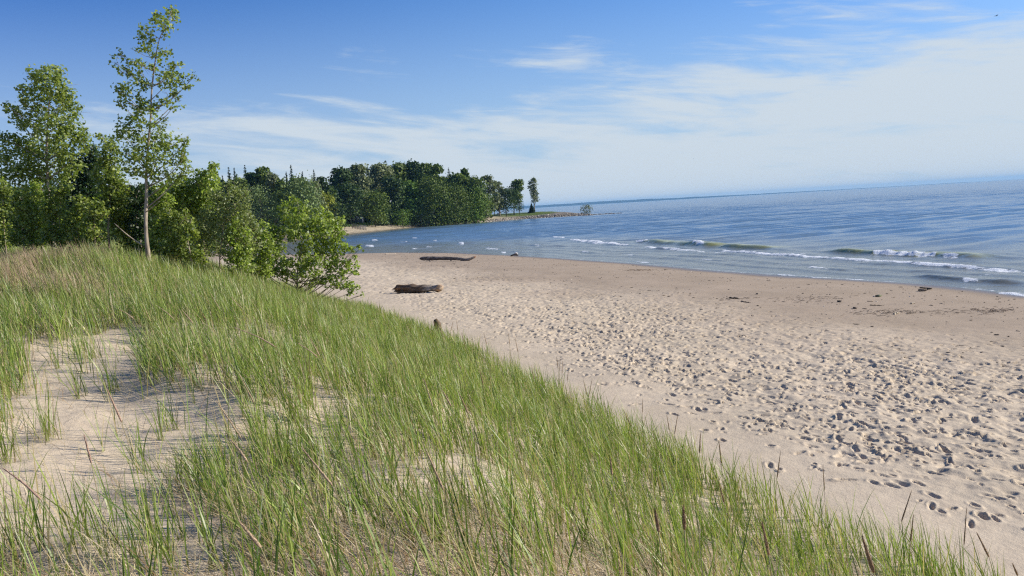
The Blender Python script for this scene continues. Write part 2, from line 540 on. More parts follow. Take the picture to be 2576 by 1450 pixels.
# ------------------------------------------------------------------ the sand: one polar sheet round the camera
def make_sand():
    th = np.concatenate([np.arange(-38, 38.01, 0.09), np.arange(38.2, 50.01, 0.2), np.linspace(50, 322, 44)[1:-1]])
    th = np.radians(th)
    r = [1.0]
    while r[-1] < 60: r.append(r[-1] * 1.0024)
    while r[-1] < 230: r.append(r[-1] * 1.008)
    r = np.array(r)
    nr, nth = len(r), len(th)
    X = r[:, None] * np.sin(th)[None]
    Y = r[:, None] * np.cos(th)[None]
    Z = H_near(X, Y)
    d = shore_dist(X, Y)
    s = dune_s(X, Y)
    # ---- footprints pressed into the dry beach
    g = np.random.default_rng(21)
    main = np.degrees(th) <= 50.005
    nm = int(main.sum())
    th0, dth = th[0], th[1] - th[0]
    lr = np.log(r)
    cnt = 0
    FP = []
    for _ in range(152000):
        y = 6 + 62 * g.random() ** 0.95
        x = y * (g.random() * 1.9 - 0.75)
        FP.append((x, y))
    FP = np.array(FP)
    fs, fd = dune_s(FP[:, 0], FP[:, 1]), shore_dist(FP[:, 0], FP[:, 1])
    dens = sm((-fs - 0.7) / 3.2) * sm((fd - 9) / 9) * (0.35 + 0.65 * sm(0.5 + 1.4 * fbm(FP[:, 0] / 4, FP[:, 1] / 4, 2, 51)))
    keep = g.random(len(FP)) < dens * np.clip((FP[:, 1] - 6) / 13, 0.05, 1)
    FP = FP[keep]
    fx, fy = FOOT[-3][0] - FOOT[2][0], FOOT[-3][1] - FOOT[2][1]
    along = math.atan2(fy, fx)
    dZ = np.zeros_like(Z)
    for x, y in FP:
        rr = math.hypot(x, y)
        a = along + g.normal() * 0.45 + (math.pi if g.random() < 0.5 else 0) if g.random() < 0.75 else g.random() * 6.28
        sc = 0.45 + 0.55 * g.random() ** 1.3
        L, W = (0.10 + 0.07 * g.random()) * sc, (0.045 + 0.03 * g.random()) * sc
        dep = (0.023 + 0.033 * g.random()) * (0.6 + 0.4 * sc)
        i0, i1 = np.searchsorted(lr, [math.log(max(1.01, rr - 0.4)), math.log(rr + 0.4)])
        tc = math.atan2(x, y)
        w = 0.4 / rr
        j0, j1 = np.searchsorted(th[:nm], [tc - w, tc + w])
        j0, j1 = max(j0, 0), min(j1, nm)
        if j1 - j0 < 1 or i1 - i0 < 1: continue
        dx, dy = X[i0:i1, j0:j1] - x, Y[i0:i1, j0:j1] - y
        u = (dx * math.cos(a) + dy * math.sin(a)) / L
        v = (-dx * math.sin(a) + dy * math.cos(a)) / W
        v = v / (1 - 0.25 * np.exp(-((u + 0.1) / 0.4) ** 2))
        q = np.sqrt(u * u + v * v)
        pit = -dep * (1 - sm((q - 0.55) / 0.5)) * (1 + 0.35 * u)
        rim = 0.30 * dep * np.exp(-((q - 1.3) / 0.35) ** 2) * np.clip(0.4 + g.random() + 0.8 * np.sign(g.random() - 0.5) * u, 0, 2)
        dZ[i0:i1, j0:j1] += pit + rim
    dZ = np.clip(dZ, -0.11, 0.06)
    # wind ripples and trampled lumps
    tr = sm((-s - 0.6) / 3.0) * sm((d - 7) / 9)
    dZ += tr * (0.050 * fbm(X / 0.33, Y / 0.33, 3, 61) + 0.02 * fbm(X / 0.16, Y / 0.16, 2, 71))
    calm = sm((d - 3) / 4) * (1 - tr)
    dZ += calm * 0.012 * fbm(X / 0.5, Y / 0.25, 3, 81)
    ground_bits = sm(s / 1.5)
    dZ += ground_bits * (0.03 * fbm(X / 0.35, Y / 0.22, 3, 91))
    # a dragged rut across the dry sand
    rut = [tuple(at_z(px, py, 0.8)[:2]) for px, py in [(2150, 868), (2302, 896), (2440, 920), (2600, 953)]]
    rd, _, _, _ = seg_dist(X, Y, rut)
    dZ += (-0.03 * np.exp(-(rd / 0.05) ** 2) + 0.02 * np.exp(-((rd - 0.12) / 0.05) ** 2)) * sm((vnoise(X / 0.9, Y / 0.9, 77) - 0.25) / 0.3)
    Z = Z + np.where(d > 0.5, dZ, 0)
    V = np.stack([X, Y, Z], -1).reshape(-1, 3)
    i = np.arange(nr - 1)[:, None] * nth
    j = np.arange(nth)[None]
    k = (j + 1) % nth
    Q = np.stack([i + j, i + nth + j, i + nth + k, i + k], -1).reshape(-1, 4)
    V = np.vstack([V, [[0, 0, float(H_near(0, 0))]]])
    c = len(V) - 1
    j = np.arange(nth)
    T = np.stack([np.full(nth, c), j, (j + 1) % nth], -1)
    damp = (1 - sm((d - 9 - 3 * fbm(X / 5, Y / 5, 3, 41)) / 8)) * 0.95
    soaked = 1 - sm((d - 0.1 - 0.5 * fbm(X / 2, Y / 2, 2, 43)) / 1.7)
    damp = np.append(damp.ravel(), 0)
    soaked = np.append(soaked.ravel(), 0)
    o = mesh_obj('beach_sand', V, [Q, T], sand_material(), None, None, True, {'damp': damp, 'soaked': soaked})
    tag(o, kind='structure')


make_sand()


# ------------------------------------------------------------------ far land
def make_headland():
    xs = np.arange(-330, 62, 1.4)
    ys = np.arange(140, 480, 1.4)
    X, Y = np.meshgrid(xs, ys)
    Z = H_far(X, Y)
    d = far_dist(X, Y)
    nx = len(xs)
    V = np.stack([X, Y, Z], -1).reshape(-1, 3)
    i = np.arange(len(ys) - 1)[:, None] * nx
    j = np.arange(nx - 1)[None]
    Q = np.stack([i + j, i + j + 1, i + nx + j + 1, i + nx + j], -1).reshape(-1, 4)
    Q = Q[(Z.ravel()[Q] > -2.3).any(1)]
    sand = np.array([0.42, 0.345, 0.25])
    gravel = np.array([0.25, 0.215, 0.18])
    lawn = np.array([0.115, 0.155, 0.04])
    scrub = np.array([0.075, 0.11, 0.03])
    wp = sm((X + 8) / 10)[..., None]            # the rocky point lies to the right
    n1 = fbm(X / 7, Y / 7, 3, 12)
    g1 = sm((d - 3.6 - 1.6 * n1) / 2.0)[..., None]
    g2 = sm((d - 6.5 - 3 * n1 - 10 * sm((-45 - X) / 12)) / 3)[..., None]
    # the bare stone end of the point
    tipd = np.hypot(X - _fs[-1][0], Y - _fs[-1][1])
    g1 = g1 * sm((tipd - 17) / 6)[..., None]
    c = (gravel * (1 - g1) + lawn * g1) * wp + (sand * (1 - g2) + scrub * g2) * (1 - wp)
    wet = (1 - sm((d - 0.2) / 1.2))[..., None]
    c = c * (1 - 0.5 * wet)
    o = mesh_obj('headland_ground', V, [Q], land_material(), c.reshape(-1, 3), None, True)
    tag(o, kind='structure')


make_headland()


def make_far_shore():
    # low land beyond the lake, ten kilometres off
    az = np.linspace(R(-6), R(30), 160)
    top = 34 * sm((R(28) - az) / R(30)) * (0.75 + 0.5 * (fbm(np.degrees(az) / 2.2, az * 0, 4, 5) + 0.4)) + 2
    rows = [(9200, 0.0, -3), (9400, 0.8, 0), (9800, 1.0, 0), (11500, 1.0, 0)]
    V = []
    for rr, k, dz in rows:
        V.append(np.stack([rr * np.sin(az), rr * np.cos(az), k * top + dz], -1))
    n = len(az)
    V = np.concatenate(V)
    i = np.arange(len(rows) - 1)[:, None] * n
    j = np.arange(n - 1)[None]
    Q = np.stack([i + j, i + j + 1, i + n + j + 1, i + n + j], -1).reshape(-1, 4)
    o = mesh_obj('far_hills', V, [Q], land_material(), np.tile([[0.06, 0.07, 0.065]], (len(V), 1)), None, True)
    tag(o, kind='structure')


make_far_shore()


# ------------------------------------------------------------------ the lake
def zpts(*p):
    return [tuple(at_z(a, b)[:2]) for a, b in p]


# crest lines of the breaking waves: points, height, half width, foam, foam start / end
WAVES = [
    (zpts((2060, 634), (2130, 636), (2205, 640), (2290, 644), (2360, 646), (2440, 650), (2510, 654)), 0.26, 0.85, 1.15, (2195, 2362)),
    (zpts((2352, 647), (2420, 651), (2470, 653)), 0.12, 0.8, 0.9, (2366, 2418)),
    (zpts((1590, 608), (1640, 612), (1700, 615), (1780, 620), (1850, 622)), 0.30, 1.1, 0.85, (1596, 1640)),
    (zpts((1735, 616), (1780, 620)), 0.16, 0.9, 0.8, (1738, 1778)),
    (zpts((1805, 622), (1870, 625), (1960, 627)), 0.26, 1.1, 0.0, (0, 0)),
    (zpts((1385, 597), (1425, 599)), 0.10, 1.0, 0.75, (1388, 1425)),
    (zpts((1430, 603), (1480, 609), (1530, 614), (1590, 618)), 0.16, 1.1, 0.9, (1430, 1588)),
    (zpts((1612, 621), (1680, 627), (1785, 635)), 0.10, 0.8, 0.8, (1614, 1782)),
    (zpts((1808, 630), (1900, 637), (2000, 645), (2120, 653), (2307, 665), (2440, 675), (2600, 688)), 0.12, 0.75, 0.85, (1812, 2640)),
    (zpts((2010, 672), (2080, 678), (2150, 682)), 0.10, 0.6, 0.66, (2022, 2098)),
    (zpts((2290, 694), (2380, 702), (2450, 708), (2590, 716)), 0.12, 0.6, 0.70, (2418, 2470)),
    (zpts((2500, 736), (2600, 747)), 0.05, 0.35, 0.85, (2505, 2640)),
    (zpts((1550, 640), (1640, 646), (1700, 648)), 0.06, 0.6, 0.62, (1560, 1600)),
    (zpts((1750, 652), (1830, 658)), 0.06, 0.5, 0.64, (1760, 1800)),
    (zpts((1930, 690), (2010, 696), (2080, 700)), 0.03, 0.3, 0.6, (1930, 2080)),
    (zpts((1590, 659), (1650, 664)), 0.03, 0.4, 0.66, (1595, 1640)),
    (zpts((924, 605), (958, 606)), 0.12, 0.9, 0.72, (926, 956)),
    (zpts((915, 618), (945, 621)), 0.14, 1.3, 0.80, (917, 945)),
    (zpts((1000, 609), (1032, 610)), 0.10, 0.8, 0.70, (1003, 1028)),
    (zpts((1032, 600), (1056, 600)), 0.10, 0.8, 0.70, (1034, 1054)),
    (zpts((1155, 613), (1172, 614)), 0.16, 1.0, 0.82, (1156, 1170)),
    (zpts((1036, 626), (1054, 626.5)), 0.08, 1.0, 0.75, (1036, 1054)),
    (zpts((1070, 621), (1092, 622)), 0.08, 1.0, 0.66, (1072, 1090)),
    (zpts((1088, 606), (1104, 607)), 0.08, 1.4, 0.66, (1090, 1102)),
    (zpts((1214, 626), (1262, 628)), 0.08, 0.9, 0.68, (1216, 1260)),
    (zpts((1258, 634), (1276, 636)), 0.06, 0.8, 0.78, (1260, 1275)),
    (zpts((1340, 617), (1395, 622)), 0.10, 1.0, 0.62, (1344, 1360)),
    (zpts((1460, 634), (1500, 637)), 0.05, 0.6, 0.62, (1462, 1485)),
]


def make_water():
    th = np.radians(np.concatenate([np.arange(-50, -36, 0.5), np.arange(-36, 36, 0.10), np.arange(36, 75, 0.5)]))
    r = [22.0]
    while r[-1] < 300: r.append(r[-1] * 1.0026)
    while r[-1] < 900: r.append(r[-1] * 1.0055)
    while r[-1] < 11500: r.append(r[-1] * 1.05)
    r = np.array(r)
    nr, nth = len(r), len(th)
    X = r[:, None] * np.sin(th)[None]
    Y = r[:, None] * np.cos(th)[None]
    d = -shore_dist(X, Y)
    df = -far_dist(X, Y)
    dd = np.minimum(d, df)
    RR = r[:, None] * np.ones_like(X)
    # swell running in from the open lake (upper right), short crests
    amp = sm((dd - 3) / 30) * (0.35 + 0.65 * sm((d - 10) / 60)) * (1 - 0.8 * sm((RR - 500) / 400))
    Z = np.zeros_like(X)
    g = np.random.default_rng(5)
    for k in range(16):
        lam = 1.7 + 4.6 * g.random() ** 1.4
        ang = R(28) + g.normal() * 0.15
        kx, ky = -math.sin(ang), math.cos(ang)
        ph = g.random() * 6.28 + 1.5 * fbm(X / 15, Y / 15, 2, 100 + k)
        a = 0.020 * lam ** 0.85 * (0.6 + 0.7 * vnoise(X / 13, Y / 13, 140 + k))
        ok = np.clip(1.5 - 0.0048 * RR * 2.6 / lam, 0, 1)
        c = np.sin((X * kx + Y * ky) * 6.283 / lam + ph)
        Z += a * ok * (c + 0.25 * np.cos(2 * ((X * kx + Y * ky) * 6.283 / lam + ph)))
    Z *= amp * 0.85 * (0.45 + 1.1 * sm((vnoise(X / 26, Y / 14, 170) - 0.2) / 0.6))
    Z = 0.24 * np.tanh(Z / 0.24)
    # small spilling ripples following the shore
    lap = np.sin(d * 6.283 / 2.7 + 5.5 * fbm(X / 9, Y / 9, 2, 180)) * (0.3 + vnoise(X / 4.5, Y / 2.5, 181))
    Z += 0.055 * np.maximum(lap, -0.3) * sm((d - 0.6) / 2) * (1 - sm((d - 13) / 6)) * np.clip(1.5 - RR / 130, 0, 1)
    # shallow ripples
    Z += 0.016 * sm(dd / 3) * np.clip(1.3 - RR / 120, 0, 1) * fbm((X * 0.88 + Y * 0.47) / 1.6, (-X * 0.47 + Y * 0.88) / 0.55, 3, 7)
    foam = np.zeros_like(X)
    crest = np.zeros_like(X)  # where the see-through sun glow is painted on the higher waves
    near = (r < 260)
    ni = int(near.sum())
    Xn, Yn = X[:ni], Y[:ni]
    for wi, (pts, hgt, hw, fo, (f0, f1)) in enumerate(WAVES):
        P = np.array(pts)
        lo_, hi_ = P.min(0) - 6, P.max(0) + 6
        mk = (Xn > lo_[0]) & (Xn < hi_[0]) & (Yn > lo_[1]) & (Yn < hi_[1])
        if not mk.any(): continue
        x, y = Xn[mk], Yn[mk]
        wig = 0.35 * fbm(x / 3, y / 3, 3, 200 + wi)
        dist, par, side, L = seg_dist(x, y, pts)
        # positive towards the viewer (the shore)
        q = -dist * side
        q = q + wig
        end = sm(par / (0.18 * L + 0.2)) * sm((L - par) / (0.18 * L + 0.2))
        hmod = 0.7 + 0.6 * vnoise(par / 2.3, par * 0, 220 + wi)
        shp = np.where(q > 0, np.exp(-(q / (hw * 0.55)) ** 2), np.exp(-(q / (hw * 1.7)) ** 2))
        z = hgt * hmod * end * shp
        tmp = Z[:ni][mk]
        Z[:ni][mk] = tmp + z
        zz = Z[:ni]
        zz[mk] = tmp + z
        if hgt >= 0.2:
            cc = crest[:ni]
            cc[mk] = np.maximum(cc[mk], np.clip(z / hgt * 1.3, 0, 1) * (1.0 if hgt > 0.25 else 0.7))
        if fo > 0:
            pxx, _, _ = project(np.stack([x, y, 0 * x], -1))
            fw = 0.25 * (f1 - f0) if f1 - f0 < 80 else 14
            fend = sm((pxx - f0 + 5 * vnoise(q / 0.3, par / 0.3, 270 + wi)) / fw) * sm((f1 - pxx) / fw)
            fl = np.where(q > 0, np.exp(-(q / (hw * 0.75)) ** 4), np.exp(-(q / (hw * 0.45)) ** 2))
            trail = 0.55 * np.where(q > 0, 0, np.exp(-(-q / (hw * 3.2))))
            ff = foam[:ni]
            ff[mk] = np.maximum(ff[mk], fo * fend * np.maximum(fl, trail * fo) * (0.62 + 0.5 * vnoise(par / 0.8, q / 0.5, 240 + wi)))
            zz[mk] += 0.10 * fo * fend * fl * hgt / 0.2 * fbm(x / 0.5, y / 0.5, 3, 250 + wi) * 1.2
    # thin lace where the water meets the sand
    edge = np.exp(-((d - 0.25) / 0.3) ** 2) * (0.30 + 0.5 * vnoise(X / 2.5, Y / 2.5, 301)) * np.clip(1.5 - RR / 90, 0, 1)
    foam = np.maximum(foam, edge * 0.85)
    # whitish streaks in the surf zone
    surf = sm((d - 1.0) / 4) * (1 - sm((d - 11) / 8)) * np.clip(1.6 - RR / 110, 0, 1)
    foam = np.maximum(foam, surf * np.clip(0.42 * vnoise(X / 3.1, Y / 1.7, 311), 0, 1))
    shallow = (1 - sm((d - 4) / 34)) * 0.95
    shallow = np.maximum(shallow, 0.8 * (1 - sm((df - 1) / 9)))
    V = np.stack([X, Y, Z], -1).reshape(-1, 3)
    i = np.arange(nr - 1)[:, None] * nth
    j = np.arange(nth - 1)[None]
    Q = np.stack([i + j, i + nth + j, i + nth + j + 1, i + j + 1], -1).reshape(-1, 4)
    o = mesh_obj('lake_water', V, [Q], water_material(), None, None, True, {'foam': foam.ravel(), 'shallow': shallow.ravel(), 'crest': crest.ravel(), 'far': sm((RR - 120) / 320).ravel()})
    tag(o, kind='structure')


make_water()


# ------------------------------------------------------------------ dune grass
HOLLOW = [(60, 900), (150, 868), (250, 850), (330, 832), (400, 860), (345, 930), (380, 985), (520, 1005), (620, 1030), (640, 1090), (560, 1120), (540, 1200), (470, 1290), (600, 1340), (690, 1470), (150, 1470), (-20, 1380), (-20, 1150), (60, 1080), (90, 980)]
LEFTSAND = [(-40, 690), (60, 690), (150, 715), (190, 760), (60, 770), (-40, 790)]
THIN = [(720, 930), (830, 960), (860, 1090), (760, 1130), (650, 1080)]


def grass_density(x, y, z):
    px, py, dz = project(np.stack([x, y, z], -1))
    s = dune_s(x, y)
    n = fbm(x / 1.5, y / 1.5, 3, 401)
    wob = 28 * fbm(x / 0.5, y / 0.5, 2, 411)
    hol = in_poly(px + wob, py + wob * 0.6, HOLLOW)
    den = np.clip(0.90 + 1.0 * n, 0.32, 1.35)
    # thicker on the hump and along the beach-side face, patchy in the foreground
    den = den * (0.72 + 0.4 * sm((y - 5) / 6))
    den = np.where(in_poly(px, py, THIN), den * 0.55, den)
    den = np.where(in_poly(px, py, LEFTSAND), den * 0.25, den)
    den = np.where(hol, 0.105 + 0.15 * np.clip(n, 0, 1), den)
    den = den * sm((s + 0.25) / 0.6)
    den = den * (1 - sm((y - 31) / 5))
    return den


def blades(base, L, bend, phi, width, lean, g, rows=(0, 0.28, 0.55, 0.80), wob=0.0):
    """ribbons: returns vertices (n,9,3)"""
    n = len(base)
    dirv = np.stack([np.cos(phi), np.sin(phi), 0 * phi], -1)
    side = np.stack([-np.sin(phi), np.cos(phi), 0 * phi], -1)
    tw = g.normal(size=n) * 0.7
    side = side * np.cos(tw)[:, None] + dirv * np.sin(tw)[:, None]
    out = []
    up = np.array([0, 0, 1.0])
    prof = (0.85, 1.0, 0.85, 0.5)
    def pos(t):
        hor = lean * t + bend * t * t
        ver = t * np.sqrt(np.clip(1 - (lean * 0.8 + bend * t * 0.75) ** 2, 0.02, 1))
        return base + dirv * (L * hor)[:, None] + up[None] * (L * ver)[:, None]
    for t, w in zip(rows, prof):
        p = pos(np.full(n, t))
        out += [p - side * (width * w * 0.5)[:, None], p + side * (width * w * 0.5)[:, None]]
    out.append(pos(np.ones(n)))
    return np.stack(out, 1)


BLADE_Q = np.array([[0, 1, 3, 2], [2, 3, 5, 4], [4, 5, 7, 6]])
BLADE_T = np.array([[6, 7, 8]])


def blade_obj(name, V, C, mat, parent=None):
    n = len(V)
    o = (np.arange(n) * 9)[:, None, None]
    return mesh_obj(name, V.reshape(-1, 3), [(o + BLADE_Q[None]).reshape(-1, 4), (o + BLADE_T[None]).reshape(-1, 3)], mat, C.reshape(-1, 3), parent)


def blade_colours(n, g, dryshare=0.12):
    a = g.random((n, 1)) ** 1.2
    green = (1 - a) * np.array([0.092, 0.175, 0.020]) + a * np.array([0.375, 0.450, 0.085])
    green = green * (0.60 + 0.65 * g.random((n, 1)))
    straw = np.array([0.46, 0.37, 0.19]) * (0.7 + 0.5 * g.random((n, 1)))
    dry = g.random((n, 1)) < dryshare
    c = np.where(dry, straw, green)
    foot = np.where(dry, straw, 0.45 * straw + 0.55 * green)
    t = np.array([0, 0, .28, .28, .55, .55, .8, .8, 1.0])[None, :, None]
    k = sm(t / 0.35)
    tip = 0.25 * sm((t - 0.75) / 0.25)
    return (foot[:, None] * (1 - k) + c[:, None] * k) * (1 - tip) + straw[:, None] * tip


def scatter_plan(n, g, ymax=36):
    # uniform over the visible dune, thinned with distance so that blades keep a picture size
    y = 2.2 + (ymax - 2.2) * g.random(n)
    x0 = -0.78 * y - 1.0
    x1 = np.minimum(0.78 * y + 1, 6.5 - 0.2 * y)
    x = x0 + (x1 - x0) * g.random(n)
    w = (x1 - x0) / (x1 - x0).max()
    return x[g.random(n) < w], y[g.random(n) < w] if False else None


def make_grass():
    g = np.random.default_rng(77)
    n = 56000
    y = 2.0 + 34 * np.sqrt(g.random(n))
    hw = 0.78 * y + 1.2
    x = -hw + g.random(n) * hw * 1.75
    z = H_near(x, y)
    den = grass_density(x, y, z)
    # sqrt law gives even density per area; keep the far field from being needlessly dense
    keep = g.random(n) < den * np.clip(1.35 - y / 60, 0.4, 1.0)
    keep &= (x < 0.78 * y + 1.0)
    x, y, z = x[keep], y[keep], z[keep]
    near_extra = None
    k = 3 + (g.random(len(x)) ** 1.6 * 9).astype(int)
    ci = np.repeat(np.arange(len(x)), k)
    m = len(ci)
    rad = 0.014 + 0.050 * g.random(len(x)) ** 1.6
    bx = x[ci] + g.normal(size=m) * rad[ci]
    by = y[ci] + g.normal(size=m) * rad[ci]
    bz = z[ci] - 0.03
    hgt = (0.50 + 0.24 * g.random(len(x)) - 0.08 * sm((y - 12) / 10) + 0.10 * vnoise(x / 1.2, y / 1.2, 430))[ci] * (0.55 + 0.5 * g.random(m))
    phi = g.random(m) * 6.283
    # wind from the lake pushes the tips to the left and back
    vx = np.cos(phi) * 0.26 * g.random(m) - 0.10
    vy = np.sin(phi) * 0.26 * g.random(m) + 0.02
    lean = np.hypot(vx, vy)
    phi = np.arctan2(vy, vx)
    bend = 0.05 + 0.50 * g.random(m) ** 2.2
    dist = np.hypot(bx, by)
    width = np.maximum(0.0066 + 0.0060 * g.random(m), 0.00052 * dist)
    V = blades(np.stack([bx, by, bz], -1), hgt, bend, phi, width, lean, g)
    dry = np.where(in_poly(*project(np.stack([bx, by, bz], -1))[:2], LEFTSAND), 0.3, 0.13)
    C = blade_colours(m, g, 0.19)
    o = blade_obj('dune_grass', V, C, BLADE)
    tag(o, kind='stuff', label='green beach grass covering the dune face above the sand', cat='grass')
    print('blades', m)

    # ---- dead straw caught round the tufts
    n2 = 104000
    y = 2.0 + 22 * g.random(n2) ** 1.15
    hw = 0.78 * y + 1.2
    x = -hw + g.random(n2) * hw * 1.75
    z = H_near(x, y)
    den = grass_density(x, y, z)
    fore = 0.35 + 0.65 * sm((9 - y) / 5)
    keep = g.random(n2) < np.clip(den * 1.5, 0, 1) * fore * (0.45 + 0.55 * sm(0.5 + 1.2 * fbm(x / 0.8, y / 0.8, 3, 460)))
    x, y, z = x[keep], y[keep], z[keep]
    m = len(x)
    hgt = 0.22 + 0.30 * g.random(m)
    lean = 0.35 + 0.60 * g.random(m) ** 0.6
    bend = 0.1 + 0.5 * g.random(m)
    phi = math.pi + g.normal(size=m) * 1.2
    width = np.maximum(0.0030 + 0.0030 * g.random(m), 0.0005 * np.hypot(x, y))
    V = blades(np.stack([x, y, z + 0.004], -1), hgt, bend, phi, width, lean, g)
    c = np.array([0.56, 0.46, 0.28]) * (0.55 + 0.6 * g.random((m, 1)))
    c = np.where(g.random((m, 1)) < 0.25, np.array([0.34, 0.22, 0.10]), c)
    C = np.repeat(c[:, None], 9, 1)
    V[:, :, 2] = np.maximum(V[:, :, 2], z[:, None] + 0.006)
    o = blade_obj('straw', V, C, STRAW)
    tag(o, kind='stuff', label='pale dead straw lying between the tufts of beach grass', cat='straw')

    # ---- brownish feathery grass at the far left of the crest
    Vs, Cs = [], []
    n3 = 10500
    px = g.random(n3) * 330 - 30
    py = 640 + 85 * g.random(n3)
    stalks = []
    tgt = at_depth(0, 0, 1)
    yy = 15 + 9 * g.random(n3)
    dirs = np.stack([ray(a, 650) for a in px])
    bx = dirs[:, 0] / dirs[:, 1] * yy
    bz = H_near(bx, yy)
    dens = sm(0.5 + 1.6 * fbm(bx / 0.9, yy / 0.9, 2, 470)) * np.clip(1.25 - px / 260, 0.1, 1)
    keep = g.random(n3) < dens
    bx, yy, bz = bx[keep], yy[keep], bz[keep]
    m = len(bx)
    V = blades(np.stack([bx, yy, bz], -1), 0.45 + 0.30 * g.random(m), 0.35 * g.random(m), math.pi + g.normal(size=m) * 0.8, np.full(m, 0.007), 0.15 + 0.1 * g.random(m), g)
    c = np.array([0.38, 0.275, 0.175]) * (0.6 + 0.7 * g.random((m, 1)))
    C = np.repeat(c[:, None], 9, 1)
    o = blade_obj('plume_grass', V, C, STRAW)
    tag(o, kind='stuff', label='brown feathery grass along the dune crest at far left', cat='grass')


make_grass()

# ------------------------------------------------------------------ single tufts standing on the bare sand of the hollow
TUFTS = [
    # base px, base py, blades, height, spread, label
    (122, 1103, 34, 0.62, 0.07, 'upright green grass tuft left of centre in the sandy hollow, shadow reaching left'),
    (448, 1240, 46, 0.66, 0.08, 'tall grass tuft with reddish stem bases in the middle of the bare hollow'),
    (296, 985, 26, 0.50, 0.05, 'small dark green tuft alone high in the sandy hollow'),
    (505, 1195, 20, 0.60, 0.05, 'thin grass tuft just right of the tall red-stemmed tuft'),
    (345, 1410, 40, 0.70, 0.10, 'loose grass tuft at the bottom edge, right of the bottom-left clump'),
    (235, 1400, 60, 0.68, 0.12, 'broad leaning clump of green and straw blades at the bottom edge of the hollow'),
    (40, 1395, 60, 0.62, 0.12, 'dense grass clump filling the bottom left corner'),
    (20, 1160, 38, 0.60, 0.08, 'grass tuft with yellowed foot at the left edge beside the hollow'),
    (232, 900, 40, 0.50, 0.10, 'short grass tuft at the upper rim of the hollow'),
    (430, 1080, 24, 0.55, 0.06, 'slender grass tuft at the middle right of the hollow'),
    (700, 1385, 120, 0.58, 0.13, 'big dense clump casting a dark shadow over the sand to its left'),
    (590, 1340, 8, 0.42, 0.03, 'few single blades on bare sand left of the big dense clump'),
]


def make_tuft(px, py, n, h, spread, label, seed):
    g = np.random.default_rng(seed)
    P, dep = ground_hit(px, py, 0.0, H_near, 2.0, 40, 0.02)
    base = np.repeat(P[None], n, 0) + np.stack([g.normal(size=n) * spread, g.normal(size=n) * spread, np.zeros(n)], -1)
    base[:, 2] = H_near(base[:, 0], base[:, 1]) - 0.02
    t = thing('grass_tuft', P, label, 'grass tuft', 'grass tufts in the sandy hollow')
    ph = g.random(n) * 6.283
    vx, vy = np.cos(ph) * 0.33 * g.random(n) - 0.07, np.sin(ph) * 0.33 * g.random(n)
    V = blades(base, h * (0.55 + 0.5 * g.random(n)), 0.04 + 0.40 * g.random(n) ** 2, np.arctan2(vy, vx), 0.0045 + 0.004 * g.random(n), np.hypot(vx, vy), g)
    blade_obj('blades', V, blade_colours(n, g, 0.12), BLADE, t)
    k = max(5, n // 3)
    base = np.repeat(P[None], k, 0) + np.stack([g.normal(size=k) * spread, g.normal(size=k) * spread, np.zeros(k)], -1)
    base[:, 2] = H_near(base[:, 0], base[:, 1])
    V = blades(base, 0.25 + 0.25 * g.random(k), 0.3 + 0.4 * g.random(k), g.random(k) * 6.283, np.full(k, 0.004), 0.4 + 0.5 * g.random(k), g)
    V[:, :, 2] = np.maximum(V[:, :, 2], base[:, None, 2] + 0.005)
    C = np.repeat((np.array([0.47, 0.36, 0.2]) * (0.6 + 0.6 * g.random((k, 1))))[:, None], 9, 1)
    blade_obj('dead_blades', V, C, STRAW, t)


for i, a in enumerate(TUFTS):
    make_tuft(*a, 500 + i)

